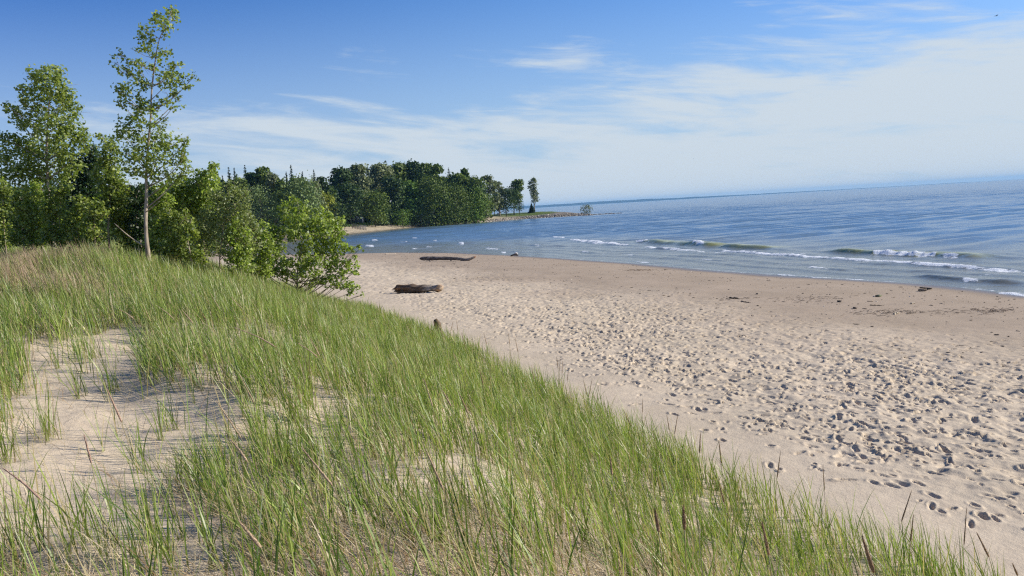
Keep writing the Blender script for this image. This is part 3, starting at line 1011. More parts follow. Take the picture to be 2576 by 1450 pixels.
# ------------------------------------------------------------------ seed heads: tip, foot of the head (picture positions), label
SEEDS = [
    (1279, 838, 1282, 866, 'upright brown seed head right of the wooden post, left of a close pair'),
    (1295, 847, 1303, 886, 'leaning seed head on the grass edge, right of an upright one'),
    (1217, 838, 1224, 866, 'short seed head on the grass edge just right of the wooden post'),
    (1161, 836, 1170, 870, 'seed head in the grass a little below and right of the wooden post'),
    (1148, 805, 1152, 832, 'thin upright seed head against pale sand right of the wooden post'),
    (1140, 808, 1134, 834, 'seed head tilted right beside a thin upright one near the post'),
    (1400, 896, 1404, 928, 'left one of a close trio of seed heads on the grass edge'),
    (1409, 903, 1408, 934, 'middle one of a close trio of seed heads on the grass edge'),
    (1415, 908, 1414, 940, 'right one of a close trio of seed heads on the grass edge'),
    (1430, 932, 1427, 958, 'short seed head just below a close trio on the grass edge'),
    (1467, 954, 1476, 994, 'left one of a crossed pair of seed heads on the grass edge'),
    (1490, 952, 1481, 998, 'right one of a crossed pair of seed heads on the grass edge'),
    (1566, 1027, 1587, 1072, 'seed head leaning left out of the grass below the crossed pair'),
    (1617, 1003, 1616, 1038, 'very thin upright seed head against smooth pale sand'),
    (1677, 1043, 1684, 1082, 'left one of a V-shaped pair of seed heads'),
    (1706, 1038, 1697, 1092, 'right one of a V-shaped pair of seed heads'),
    (1762, 1088, 1760, 1140, 'dark thick upright seed head between the V pair and a left-leaning one'),
    (1808, 1107, 1815, 1166, 'seed head leaning slightly left beside the dark thick upright one'),
    (1964, 1133, 1955, 1202, 'tall dark seed head tilted right, alone against pale sand'),
    (2070, 1168, 2074, 1234, 'slim straight seed head alone against rippled sand'),
    (2294, 1232, 2268, 1312, 'long dark seed head tilted strongly right above the lower grass edge'),
    (2298, 1294, 2291, 1362, 'shorter seed head below the long right-tilted one'),
    (2432, 1274, 2425, 1372, 'tall thin straight seed head near the lower right corner'),
    (2456, 1338, 2488, 1402, 'thick seed head leaning left near the lower right corner'),
    (2548, 1420, 2560, 1448, 'seed head at the very lower right corner'),
    (1337, 918, 1343, 954, 'brown seed head inside the grass below a leaning one on the edge'),
    (1206, 928, 1216, 968, 'brown seed head standing inside the dense grass below the post'),
    (1141, 889, 1161, 930, 'tan seed head leaning left in dense grass, below the post'),
    (1066, 952, 1088, 1022, 'long tan seed head leaning left over a straw-coloured gap in the grass'),
    (1112, 981, 1135, 1022, 'middle one of three parallel left-leaning tan seed heads'),
    (1152, 983, 1178, 1042, 'right one of three parallel left-leaning tan seed heads'),
    (1072, 1132, 1115, 1232, 'long brown seed head leaning left in the central foreground grass'),
    (1648, 1285, 1657, 1338, 'thick dark seed head in the lower grass, left of a thinner one'),
    (1719, 1276, 1722, 1332, 'thin brown seed head in the lower grass, right of a thick dark one'),
    (1535, 1152, 1540, 1196, 'brown seed head in the middle of the beach-side grass slope'),
    (1806, 1204, 1822, 1266, 'brown seed head leaning left in grass below the tall dark tilted one'),
    (1917, 1314, 1934, 1396, 'long brown seed head in dense grass at the lower right'),
    (2168, 1348, 2198, 1440, 'large dark seed head leaning left at the bottom edge'),
    (268, 976, 306, 1062, 'thick purplish seed head leaning left over the sandy hollow'),
    (211, 1093, 230, 1166, 'pinkish upright seed head in the left part of the sandy hollow'),
    (4, 1176, 102, 1256, 'reddish seed head leaning far left at the left picture edge'),
    (543, 1006, 606, 1102, 'long tan seed head leaning left at the right rim of the hollow'),
    (580, 1106, 622, 1162, 'tan seed head just below a longer one at the right rim of the hollow'),
    (760, 1128, 836, 1222, 'long tan seed head leaning left over the sand in the lower centre'),
    (598, 1308, 656, 1378, 'bushy tan seed head lying far over left of the big dense clump'),
    (296, 776, 336, 802, 'arched pale seed head above the upper rim of the hollow'),
    (392, 767, 438, 804, 'arched tan seed head right of another arched one above the hollow'),
    (456, 778, 486, 814, 'rightmost of three arched seed heads above the hollow'),
    (585, 822, 694, 874, 'very long arching pink-tan seed head sweeping left across the grass'),
    (527, 734, 554, 780, 'slim tan seed head in the upper grass slope'),
    (576, 743, 608, 776, 'bent tan seed head right of a slim one in the upper grass slope'),
    (598, 934, 640, 1016, 'straight tan seed head leaning left beyond the right rim of the hollow'),
    (746, 862, 800, 900, 'arched tan seed head crossing another one in the middle grass'),
    (780, 850, 804, 896, 'straight tan seed head crossing an arched one in the middle grass'),
]


def make_seed(tx, ty, hx, hy, label, seed):
    g = np.random.default_rng(seed)
    P, dep = ground_hit(tx, ty, 0.80, H_near, 3.0, 45, 0.05)
    tip = at_depth(tx, ty, dep)
    foot = at_depth(hx, hy, dep + 0.03 * g.normal())
    hl = np.linalg.norm(tip - foot)
    ax = (tip - foot) / hl
    # the stalk carries on downwards, bending towards upright
    hgt = foot[2] - float(H_near(foot[0], foot[1]))
    base = foot - np.array([ax[0], ax[1], 0]) * 0.45 * max(hgt, 0.15)
    base[2] = float(H_near(base[0], base[1])) - 0.02
    t = thing('seed_stalk', base, label, 'seed head', 'brown seed heads rising from the dune grass')
    arch = abs(ax[2]) < 0.7
    mid = (base * 0.45 + foot * 0.55) + np.array([-ax[0], -ax[1], 0]) * 0.04
    sag = np.array([0, 0, 0.04 * hl]) if arch else 0
    hp = curve_pts([foot, foot * 0.6 + tip * 0.4 + sag, tip], 14)
    sp = curve_pts([base, mid, foot], 7)
    near = dep < 9
    c = np.array([0.36, 0.245, 0.14]) if tx > 1130 else np.array([0.48, 0.35, 0.22])
    if 'pink' in label or 'purpl' in label or 'redd' in label: c = np.array([0.44, 0.29, 0.21])
    if 'dark' in label: c = np.array([0.27, 0.175, 0.10])
    gs = Geo()
    V, F = tube(sp, np.linspace(0.0030, 0.0022, 7) * max(1, dep / 12), 5)
    gs.add(V, F, (0.36, 0.31, 0.15))
    gs.build('stem', STRAW, t)
    u = np.linspace(0, 1, 14)
    w = (0.0092 if 'thick' in label or 'large' in label else 0.0068) * (0.85 if 'thin' in label or 'slim' in label else 1) * max(1, dep / 16)
    prof = w * np.clip(np.minimum((u + 0.12) / 0.25, 1) * (1 - u) ** 0.45 + 0.10, 0.1, 1)
    gh = Geo()
    V, F = tube(hp, prof, 8, 0.22, True, g)
    gh.add(V, F, c * (0.85 + 0.3 * g.random((len(V), 1))))
    # little bristly spikelets along the head
    k = 90 if near else 36
    i = g.random(k) * 12
    q = np.stack([np.interp(i, np.arange(14), hp[:, a]) for a in range(3)], -1)
    rr = np.interp(i, np.arange(14), prof)
    nrm = g.normal(size=(k, 3))
    nrm -= (nrm @ ax)[:, None] * ax[None]
    nrm /= np.linalg.norm(nrm, axis=1)[:, None]
    a0 = q + nrm * rr[:, None] * 0.7
    tipp = a0 + nrm * rr[:, None] * 0.75 + ax[None] * (0.018 + 0.012 * g.random((k, 1)))
    sd = np.cross(nrm, ax[None]) * 0.0022
    VV = np.stack([a0 - sd, a0 + sd, tipp], 1).reshape(-1, 3)
    gh.add(VV, np.arange(3 * k).reshape(k, 3), np.repeat(c[None] * (0.7 + 0.6 * g.random((k, 1))), 3, 0))
    gh.build('seed_head', SEED, t)


for i, a in enumerate(SEEDS):
    make_seed(*a, 900 + i)


# ------------------------------------------------------------------ trees and bushes on the dune (built from leaf clusters on real limbs)
def cluster_leaves(C, rad, n, size, g, clump=0.35, shell=0.35):
    """n leaves in small tufts inside an ellipsoid"""
    k = max(2, int(n / 9))
    d = g.normal(size=(k, 3))
    d /= np.linalg.norm(d, axis=1)[:, None]
    rr = (shell + (1 - shell) * g.random(k)) ** 0.6
    tuft = C[None] + d * rr[:, None] * rad[None]
    i = g.integers(0, k, n)
    P = tuft[i] + g.normal(size=(n, 3)) * (rad.mean() * clump * 0.5 + size * 0.35)
    nrm = d[i] * 0.6 + np.array([0.1, 0, 0.5])
    return P, nrm


GREENS = {
    'cotton': (np.array([0.130, 0.185, 0.026]), np.array([0.390, 0.440, 0.105])),
    'bright': (np.array([0.175, 0.250, 0.032]), np.array([0.430, 0.500, 0.110])),
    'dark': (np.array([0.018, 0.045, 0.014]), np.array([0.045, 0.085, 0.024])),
    'pale': (np.array([0.150, 0.190, 0.050]), np.array([0.340, 0.370, 0.150])),
}


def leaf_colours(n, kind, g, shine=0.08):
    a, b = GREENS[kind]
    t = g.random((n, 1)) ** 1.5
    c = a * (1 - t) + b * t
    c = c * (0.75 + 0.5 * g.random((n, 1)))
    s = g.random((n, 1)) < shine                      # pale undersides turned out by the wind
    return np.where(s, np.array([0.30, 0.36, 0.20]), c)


def make_dune_tree(name, label, cat, depth, trunk, blobs, kind, leaf=0.08, dens=2.6, r0=0.05, scale=1.0, shine=0.08, seed=1, limb=True, group=None, bark=(0.36, 0.30, 0.23), extra=(), rnd=0.75):
    """trunk: picture points from the foot up; blobs: (x, y, rx, ry) in picture units"""
    g = np.random.default_rng(seed)
    u = depth / FOC
    tp = np.array([at_depth(px, py, depth) for px, py in trunk])
    # sink the foot into the ground
    gz = float(H_near(tp[0][0], tp[0][1]))
    foot = tp[0].copy()
    foot[2] = gz - 0.1
    if tp[0][2] - gz > 0.05:
        tp = np.vstack([foot, tp])
    else:
        tp[0][2] = min(tp[0][2], gz - 0.05)
    base = tp[0].copy()
    base[2] = gz
    t = thing(name, base, label, cat, group)
    TP = curve_pts(tp, 26)
    tr = r0 * (1 - np.linspace(0, 1, 26)) ** 1.25 + 0.006
    gt = Geo()
    V, F = tube(TP, tr, 9, 0.10, True, g)
    gt.add(V, F, np.array(bark) * (0.8 + 0.4 * g.random((len(V), 1))))
    xs = [b[0] for b in blobs]
    halfw = (max(xs) - min(xs)) / 2 + 1
    Ps, Ns, Ls = [], [], []
    for (bx, by, rx, ry) in blobs:
        # depth offset inside a rounded crown
        tx = np.interp(by, [p[1] for p in trunk[::-1]], [p[0] for p in trunk[::-1]])
        w = max(halfw * 0.6, 20)
        off = math.sqrt(max(w * w - (bx - tx) ** 2, (0.35 * w) ** 2)) * (g.random() * 2 - 1) * rnd * u
        C = at_depth(bx, by, depth + off)
        rad = np.array([rx, (rx + ry) / 2, ry]) * u * 1.12
        area = math.pi * rad[0] * rad[2]
        n = int(1.75 * dens * area / (leaf * leaf * 0.42)) + 3
        P, nr = cluster_leaves(C, rad, n, leaf, g)
        Ps.append(P); Ns.append(nr)
        if limb and g.random() < 0.85:
            # a limb from lower on the trunk out to the cluster
            hd = np.hypot(C[0] - TP[:, 0], C[1] - TP[:, 1])
            want = C[2] - 0.75 * hd
            i = int(np.argmin(np.abs(TP[:, 2] - want)))
            q0 = TP[i]
            q1 = (q0 + C) / 2 + np.array([0, 0, -0.06 * np.linalg.norm(C - q0)]) + g.normal(size=3) * 0.03
            rr = min(tr[i] * 0.6, 0.010 + 0.009 * np.linalg.norm(C - q0))
            V, F = tube(curve_pts([q0, q1, C], 7), np.linspace(rr, 0.004, 7), 5)
            gt.add(V, F, np.array(bark) * (0.8 + 0.3 * g.random()))
            for _ in range(3):
                e = C + g.normal(size=3) * rad * 0.7
                V, F = tube(np.array([C * 0.7 + q1 * 0.3, (C + e) / 2, e]), [0.005, 0.004, 0.002], 4)
                gt.add(V, F, np.array(bark) * 0.8)
    for pts, r_ in extra:
        E = curve_pts([at_depth(a, b, depth + c) for a, b, c in pts], 10)
        V, F = tube(E, np.linspace(r_, r_ * 0.35, 10), 6, 0.1, True, g)
        gt.add(V, F, np.array(bark))
    gt.build('trunk', BARK, t, True)
    P, nr = np.concatenate(Ps), np.concatenate(Ns)
    V, F = kites(P, leaf * (0.7 + 0.6 * g.random(len(P))), nr, g)
    c = np.repeat(leaf_colours(len(P), kind, g, shine), 4, 0)
    mesh_obj('crown', V, [F], LEAF, c, t)
    return t


def Z1(L): return [tuple(0.4625 * v for v in b) for b in L]


def Z2(L): return [(470 + 0.2776 * b[0], 369 + 0.2776 * b[1]) + tuple(0.2776 * v for v in b[2:]) for b in L]


T1 = Z1([(935, 70, 26, 36), (945, 100, 16, 40), (870, 110, 35, 45), (900, 160, 35, 32), (855, 80, 20, 16), (790, 180, 32, 48), (768, 145, 14, 16), (785, 250, 30, 35), (825, 205, 15, 30), (735, 275, 18, 12), (655, 297, 20, 16), (622, 338, 14, 18), (690, 335, 35, 22), (655, 385, 14, 16),
         (695, 390, 45, 20), (770, 350, 28, 33), (770, 395, 20, 18), (850, 300, 30, 35), (845, 360, 30, 22), (910, 285, 28, 28), (905, 390, 55, 26), (960, 355, 30, 20), (890, 440, 40, 35), (940, 425, 55, 26), (1055, 420, 24, 20), (1015, 468, 25, 18), (970, 470, 45, 22), (740, 440, 42, 22), (785, 470, 48, 26),
         (665, 475, 33, 24), (645, 510, 14, 22), (685, 510, 40, 26), (690, 555, 45, 30), (645, 560, 12, 16), (760, 540, 22, 15), (880, 550, 40, 18), (975, 535, 23, 18), (945, 580, 18, 13), (992, 584, 11, 12), (930, 510, 40, 18), (800, 580, 48, 26), (760, 600, 42, 28), (860, 600, 42, 18),
         (690, 670, 40, 34), (780, 640, 48, 46), (680, 740, 50, 50), (780, 740, 60, 66), (880, 690, 30, 15), (905, 650, 18, 15), (870, 760, 66, 42), (940, 785, 60, 50), (1000, 780, 22, 22), (1012, 850, 16, 48), (985, 830, 25, 30), (1000, 930, 28, 36), (950, 860, 42, 46), (870, 850, 56, 48), (780, 850, 60, 50), (700, 840, 56, 46), (800, 930, 50, 36), (720, 920, 45, 40), (880, 940, 60, 40), (960, 960, 45, 36)])
make_dune_tree('cottonwood_tree', 'tallest slender young cottonwood with a pale bare lower trunk, open ragged top', 'tree', 21.5,
               Z1([(803, 1365), (796, 1280), (792, 1180), (797, 1060), (795, 950), (802, 830), (820, 640), (824, 500), (845, 330), (865, 220), (905, 130), (935, 60)]),
               T1, 'cotton', 0.085, 1.1, 0.056, seed=31, shine=0.10,
               extra=[(Z1([(775, 1335, 0), (700, 1285, 0), (620, 1215, 0)]) and [(358, 617, 0), (324, 594, -0.1), (287, 562, -0.2)], 0.022), ([(369, 533, 0), (385, 520, -0.2), (402, 507, -0.3)], 0.016), ([(366, 440, 0), (352, 405, -0.2), (312, 385, -0.4)], 0.014)])

T2 = Z1([(300, 372, 14, 16), (255, 372, 16, 20), (300, 400, 42, 38), (240, 425, 50, 48), (170, 400, 22, 22), (330, 420, 24, 24), (185, 440, 25, 30), (290, 480, 66, 56), (205, 500, 55, 48), (135, 505, 32, 32), (105, 480, 12, 14), (118, 555, 22, 14), (350, 500, 30, 30), (270, 580, 88, 66), (360, 525, 45, 45), (388, 540, 16, 24), (385, 605, 45, 36), (425, 585, 14, 14), (160, 590, 40, 36),
         (60, 590, 32, 24), (45, 575, 16, 14), (100, 620, 26, 20), (90, 650, 32, 26), (130, 680, 28, 28), (180, 680, 48, 48), (290, 690, 86, 58), (375, 690, 55, 55), (20, 735, 22, 18), (60, 770, 46, 36), (15, 780, 20, 30), (130, 790, 60, 48), (240, 800, 88, 66), (360, 790, 78, 66), (440, 735, 38, 38), (458, 705, 14, 16), (465, 790, 30, 40),
         (30, 860, 50, 46), (110, 880, 80, 66), (250, 900, 100, 80), (370, 900, 66, 66), (40, 960, 60, 60), (180, 990, 90, 60), (320, 1000, 66, 60)])
make_dune_tree('cottonwood_tree', 'broad bushy cottonwood at the far left, second tallest, pointed dense crown', 'tree', 26.0,
               Z1([(285, 1290), (280, 1200), (268, 1060), (255, 900), (255, 750), (265, 600), (275, 480), (300, 380)]),
               T2, 'cotton', 0.095, 1.5, 0.08, seed=32, shine=0.07)

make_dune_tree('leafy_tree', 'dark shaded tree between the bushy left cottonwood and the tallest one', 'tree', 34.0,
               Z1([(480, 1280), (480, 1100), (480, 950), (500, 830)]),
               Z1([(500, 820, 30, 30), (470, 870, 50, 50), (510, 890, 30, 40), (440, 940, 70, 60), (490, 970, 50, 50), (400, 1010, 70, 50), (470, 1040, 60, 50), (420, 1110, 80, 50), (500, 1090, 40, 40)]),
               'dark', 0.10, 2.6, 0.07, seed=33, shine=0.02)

make_dune_tree('cottonwood_tree', 'slim cottonwood sapling close left of the tallest one, with a thin pale trunk', 'tree', 23.5,
               Z1([(590, 1290), (590, 1210), (600, 1080), (595, 950), (585, 830), (560, 740)]),
               Z1([(543, 738, 15, 11), (575, 765, 20, 16), (590, 795, 36, 36), (620, 780, 22, 22), (600, 860, 56, 46), (560, 930, 45, 44), (625, 950, 56, 50), (580, 880, 40, 40), (545, 985, 26, 26), (600, 1020, 66, 40), (640, 1060, 60, 44), (580, 1080, 50, 40), (560, 1130, 46, 36), (625, 1130, 56, 40), (650, 1000, 36, 36)]),
               'cotton', 0.085, 2.0, 0.035, seed=34, shine=0.08)

make_dune_tree('cottonwood_tree', 'bright cottonwood sapling right of the tallest one with a knob-like leafy tip', 'tree', 24.5,
               Z1([(972, 1310), (970, 1230), (985, 1130), (1040, 1020), (1120, 940), (1165, 890)]),
               Z1([(1163, 902, 20, 20), (1150, 935, 34, 24), (1105, 945, 24, 18), (1075, 940, 12, 14), (1085, 975, 30, 26), (1130, 980, 46, 32), (1040, 1000, 60, 44), (1130, 1030, 60, 54), (985, 1020, 55, 46), (1080, 1070, 66, 44), (930, 1030, 50, 40), (1000, 1090, 60, 44), (1110, 1120, 60, 40), (920, 1100, 50, 44), (1040, 1150, 55, 36), (960, 1160, 50, 40), (1165, 960, 20, 24)]),
               'bright', 0.085, 2.0, 0.03, seed=35, shine=0.10)

make_dune_tree('willow_sapling', 'sparse wispy sapling with small pale leaves, sand showing through', 'sapling', 23.0,
               Z1([(1195, 1440), (1202, 1340), (1215, 1230), (1232, 1120), (1245, 1040)]),
               Z1([(1235, 1010, 26, 20), (1290, 1040, 46, 26), (1330, 1060, 28, 24), (1180, 1060, 46, 36), (1250, 1090, 66, 42), (1320, 1110, 40, 36), (1180, 1140, 56, 40), (1270, 1170, 66, 42), (1340, 1180, 26, 30), (1190, 1220, 56, 40), (1280, 1240, 56, 36), (1120, 1180, 46, 40), (1150, 1280, 50, 30), (1240, 1300, 50, 30), (1330, 1290, 36, 26), (1100, 1250, 50, 40), (1170, 1350, 50, 26), (1090, 1320, 50, 26), (1245, 1370, 40, 18)]),
               'pale', 0.058, 1.35, 0.022, seed=36, shine=0.16, bark=(0.38, 0.31, 0.22))

# lower undergrowth of saplings, left to right
LOW = [
    # (centre x, top y, foot y, half width) in z1 units, depth, kind, label
    (20, 990, 1300, 70, 24.5, 'cotton', 'leafy green shrub at the very left edge under the bushy cottonwood'),
    (120, 1040, 1300, 80, 23.5, 'cotton', 'leafy shrub under the left half of the bushy left cottonwood'),
    (215, 990, 1290, 70, 23.8, 'bright', 'bright leafy sapling in front of the bushy left cottonwood trunk'),
    (320, 1010, 1295, 76, 23.2, 'cotton', 'green sapling just right of the bushy left cottonwood trunk'),
    (420, 1080, 1290, 70, 23.0, 'cotton', 'low leafy shrub beneath the dark shaded tree'),
    (510, 1090, 1300, 60, 22.6, 'cotton', 'low shrub between the dark shaded tree and the slim sapling'),
    (680, 1080, 1310, 66, 24.0, 'cotton', 'leafy shrub directly behind the leaning dead branch'),
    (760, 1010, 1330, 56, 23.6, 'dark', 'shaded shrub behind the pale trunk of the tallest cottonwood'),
    (860, 1000, 1345, 66, 23.0, 'bright', 'leafy shrub just right of the tallest cottonwood trunk'),
    (930, 1130, 1370, 60, 22.4, 'cotton', 'thin stemmed shrub in the grass below the knob-tipped sapling'),
    (1030, 1180, 1390, 60, 22.2, 'cotton', 'loose shrub left of the wispy pale sapling'),
    (1110, 1150, 1400, 40, 24.6, 'pale', 'thin leafy shoots behind the wispy pale sapling'),
    (1345, 1130, 1440, 62, 24.0, 'pale', 'loose pale shrub between the wispy sapling and the big beach bush'),
    (1285, 1220, 1450, 60, 22.8, 'bright', 'low leafy shrub at the foot of the wispy sapling'),
    (1420, 1230, 1490, 60, 25.0, 'bright', 'low shrub joining the left side of the big beach bush'),
]
for k, (cx, ty, fy, hw, dep, kind, label) in enumerate(LOW):
    g = np.random.default_rng(700 + k)
    bl = []
    rows = max(4, int((fy - ty) / 38))
    for q in range(rows):
        yy = ty + (fy - ty + 34) * (q + 0.4) / rows
        ww = (0.85 + 0.5 * g.random()) * hw * (0.45 + 0.55 * math.sin(math.pi * min(1, (q + 0.8) / (rows * 0.75)) / 1.6))
        for _ in range(3):
            bl.append((cx + (g.random() * 2 - 1) * ww * 0.8, yy + g.normal() * 14, ww * (0.35 + 0.25 * g.random()), 22 + 16 * g.random()))
    make_dune_tree('leafy_shrub', label, 'shrub', dep, Z1([(cx + 6, fy), (cx + g.normal() * 8, (fy + ty) / 2), (cx + g.normal() * 12, ty + 10)]), Z1(bl), kind, 0.08, 1.45 if kind != 'pale' else 0.95, 0.022, seed=720 + k, shine=0.07, group='leafy shrubs along the dune crest')

B1 = Z2([(990, 490, 48, 28), (920, 540, 60, 34), (1050, 570, 66, 54), (870, 575, 36, 40), (1010, 610, 60, 40), (1200, 610, 52, 44), (1265, 620, 36, 34), (1390, 650, 42, 24), (1330, 680, 56, 36), (930, 660, 66, 50), (1040, 680, 80, 50), (1150, 700, 86, 54), (1290, 740, 70, 56), (1390, 740, 36, 44), (740, 730, 36, 26), (780, 760, 50, 36), (870, 770, 60, 44),
         (1000, 770, 76, 44), (1130, 770, 76, 44), (1250, 830, 96, 62), (1380, 830, 58, 62), (1110, 840, 66, 44), (960, 830, 40, 30), (800, 840, 66, 46), (650, 810, 56, 44), (560, 850, 54, 54), (610, 920, 84, 46), (740, 920, 70, 50), (840, 940, 60, 40), (1060, 940, 66, 54), (1240, 930, 100, 60), (1380, 940, 76, 56), (1470, 920, 34, 24), (1570, 920, 24, 18), (1530, 985, 22, 12), (1500, 950, 30, 20),
         (600, 1020, 80, 54), (540, 960, 40, 50), (700, 1030, 70, 48), (820, 1040, 76, 50), (950, 1050, 60, 40), (1060, 1050, 70, 50), (1180, 1050, 80, 50), (1310, 1050, 80, 56), (1430, 1060, 46, 36), (1500, 1080, 46, 34), (640, 1100, 70, 40), (760, 1110, 70, 40), (1060, 1160, 60, 34), (1170, 1170, 56, 34), (1280, 1170, 66, 40), (1400, 1165, 56, 38), (1515, 1140, 26, 36), (1340, 1265, 70, 26), (1460, 1265, 56, 34), (1540, 1285, 22, 16), (1490, 1325, 36, 20), (1580, 1350, 16, 12), (1210, 1230, 60, 26), (860, 1120, 80, 46), (940, 1180, 66, 36), (1120, 1240, 60, 28), (700, 1140, 60, 30), (1090, 1100, 60, 36), (560, 1040, 50, 40)])
make_dune_tree('cottonwood_bush', 'big bright green cottonwood bush at the beach edge, lake glimpsed through its leaves', 'bush', 27.0,
               Z2([(1000, 1240), (1005, 1120), (1030, 960), (1050, 800), (1030, 640), (1000, 500)]), B1, 'bright', 0.098, 2.2, 0.03, seed=41, shine=0.13,
               extra=[([(747, 712, 0), (700, 660, -0.3), (640, 615, -0.5)], 0.018), ([(749, 705, 0), (800, 630, 0.2), (845, 560, 0.3)], 0.02), ([(750, 712, 0), (830, 690, -0.3), (890, 640, -0.5)], 0.018), ([(750, 712, 0), (840, 720, -0.5), (895, 735, -0.8)], 0.014)])


# ------------------------------------------------------------------ far trees
FG = {
    'mid': (np.array([0.058, 0.098, 0.016]), np.array([0.170, 0.220, 0.036])),
    'deep': (np.array([0.026, 0.054, 0.014]), np.array([0.082, 0.130, 0.028])),
    'fresh': (np.array([0.090, 0.165, 0.020]), np.array([0.200, 0.300, 0.045])),
    'grey': (np.array([0.110, 0.135, 0.055]), np.array([0.250, 0.275, 0.130])),
    'willow': (np.array([0.120, 0.170, 0.055]), np.array([0.240, 0.310, 0.115])),
    'yellow': (np.array([0.210, 0.240, 0.016]), np.array([0.340, 0.350, 0.045])),
    'spruce': (np.array([0.020, 0.046, 0.024]), np.array([0.055, 0.092, 0.045])),
    'olive': (np.array([0.110, 0.130, 0.045]), np.array([0.190, 0.200, 0.085])),
}


def far_colours(n, kind, g):
    a, b = FG[kind]
    t = g.random((n, 1)) ** 1.3
    return (a * (1 - t) + b * t) * (0.75 + 0.5 * g.random((n, 1)))


def far_tree(name, label, cat, px, top, foot, hw, depth, typ, kind, seed, bare=0.12, group=None, lean=0.0, n=None):
    g = np.random.default_rng(seed)
    u = depth / FOC
    P = at_depth(px, foot, depth)
    T = at_depth(px, top, depth)
    gz = float(H_any(P[0], P[1]))
    base = np.array([P[0], P[1], gz - 0.1])
    h = T[2] - base[2]
    w = hw * u
    t = thing(name, base, label, cat, group)
    gt = Geo()
    lx = lean * w
    tc = (0.10, 0.085, 0.065) if kind not in ('willow', 'grey') else (0.26, 0.23, 0.18)
    w *= 1.75 if typ == 'conifer' else (1.22 if bare < 0.21 and typ != 'feather' else 1.0)
    if typ == 'conifer':
        V, F = tube([base, base + [0, 0, h * 0.5], base + [0, 0, h * 0.985]], [0.02 * h * 0.7, 0.012 * h * 0.7, 0.02], 6)
        gt.add(V, F, tc)
        Cs, Ns, Ss = [], [], []
        tiers = 40
        for q in range(tiers):
            f = bare + (1 - bare) * (q + 0.5 * g.random()) / tiers
            rad = w * 1.12 * (1 - f) ** 0.9 * (0.70 + 0.5 * g.random()) + 0.06
            nb = 9 if f < 0.8 else 7
            for b in range(nb):
                a = g.random() * 6.283
                ff = f + 0.05 * g.normal() * (1 - f)
                rl = rad * (0.7 + 0.5 * g.random())
                o = np.array([math.cos(a), math.sin(a), 0])
                m = max(3, int(rl / 0.20))
                s_ = (np.arange(m) + 0.6) / m
                pts = base + np.array([0, 0, ff * h]) + o * (s_ * rl)[:, None] + np.array([0, 0, 1.0]) * ((-0.30 * s_ + 0.22 * s_ ** 2) * rl)[:, None]
                Cs.append(pts + g.normal(size=(m, 3)) * 0.06)
                Ss.append(np.full(m, 0.85) * (1.15 - 0.5 * s_) * (0.32 + 0.75 * (1 - f) ** 0.6))
                Ns.append(np.tile([0, 0, 1.6], (m, 1)))
        C, S, Nn = np.concatenate(Cs), np.concatenate(Ss), np.concatenate(Ns)
    else:
        V, F = tube(curve_pts([base, base + [lx * 0.15, 0, h * 0.35], base + [lx * 0.6, 0, h * 0.65], base + [lx, 0, h * 0.93]], 10), np.linspace(0.018 * h, 0.03, 10), 7, 0.1, True, g)
        gt.add(V, F, tc)
        lobes, radii = [], []
        c0 = bare
        nl = 44 if typ != 'feather' else 24
        for q in range(nl):
            f = c0 + (1 - c0) * ((q + 0.5) / nl)
            z = (f - c0) / (1 - c0)
            if typ == 'round': prof = math.sqrt(max(0.02, 1 - (2 * z - 0.86) ** 2 / 1.5))
            elif typ == 'willow': prof = 0.62 + 0.38 * math.sin(math.pi * min(1, z * 1.1 + 0.12))
            elif typ == 'tall': prof = 0.55 + 0.45 * math.sin(math.pi * (0.15 + 0.78 * z))
            else: prof = 0.35 + 0.65 * math.sin(math.pi * (0.12 + 0.8 * z))
            if z > 0.9: prof *= 0.6
            a = g.random() * 6.283
            k = prof * w * (0.42 + 0.36 * g.random())
            rl = w * (0.32 + 0.22 * g.random()) * (0.75 if typ == 'feather' else 1.0)
            rl = min(rl, h * (0.2 if h > 8 else 0.28))
            zz = min(f * h, h - rl * 0.75)
            ctr = base + np.array([math.cos(a) * k + lx * f, math.sin(a) * k, zz])
            lobes.append(ctr)
            radii.append(rl)
            if q % 2 == 0:
                st = base + np.array([lx * f * 0.6, 0, max(bare * 0.6, f - 0.22) * h])
                V, F = tube([st, (st + ctr) / 2 + [0, 0, -0.05 * h * 0.3], ctr], [0.006 * h, 0.004 * h, 0.02], 5)
                gt.add(V, F, tc)
        # small tufts on each lobe
        tot = n or int(np.clip(52 * h * w, 700, 6500))
        if typ == 'feather': tot = int(tot * 0.62)
        i = g.integers(0, nl, tot)
        lob, rad = np.array(lobes)[i], np.array(radii)[i]
        d = g.normal(size=(tot, 3))
        d /= np.linalg.norm(d, axis=1)[:, None]
        d[:, 2] = np.where(d[:, 2] < -0.4, -d[:, 2], d[:, 2])
        r_ = (0.45 + 0.62 * g.random(tot) ** 0.6) * (1 + 0.32 * np.abs(g.normal(size=tot)))
        sq = np.array([1, 1, 1.35 if typ == 'willow' else 0.85])
        C = lob + d * (rad * r_)[:, None] * sq
        Nn = d * 0.9 + np.array([0, 0, 0.3])
        S = np.full(tot, (0.78 if typ != 'willow' else 0.56) * (0.72 if n else 1.0)) * (0.6 + 0.8 * g.random(tot)) * np.clip(h / 16, 0.45, 1.15)
        C[:, 2] = np.maximum(C[:, 2], base[2] + 0.25)
    gt.build('trunk', BARK, t, True)
    V, F = kites(C, S, Nn, g, 0.8)
    mesh_obj('crown', V, [F], FARLEAF, np.repeat(far_colours(len(C), kind, g), 4, 0), t)
    return t


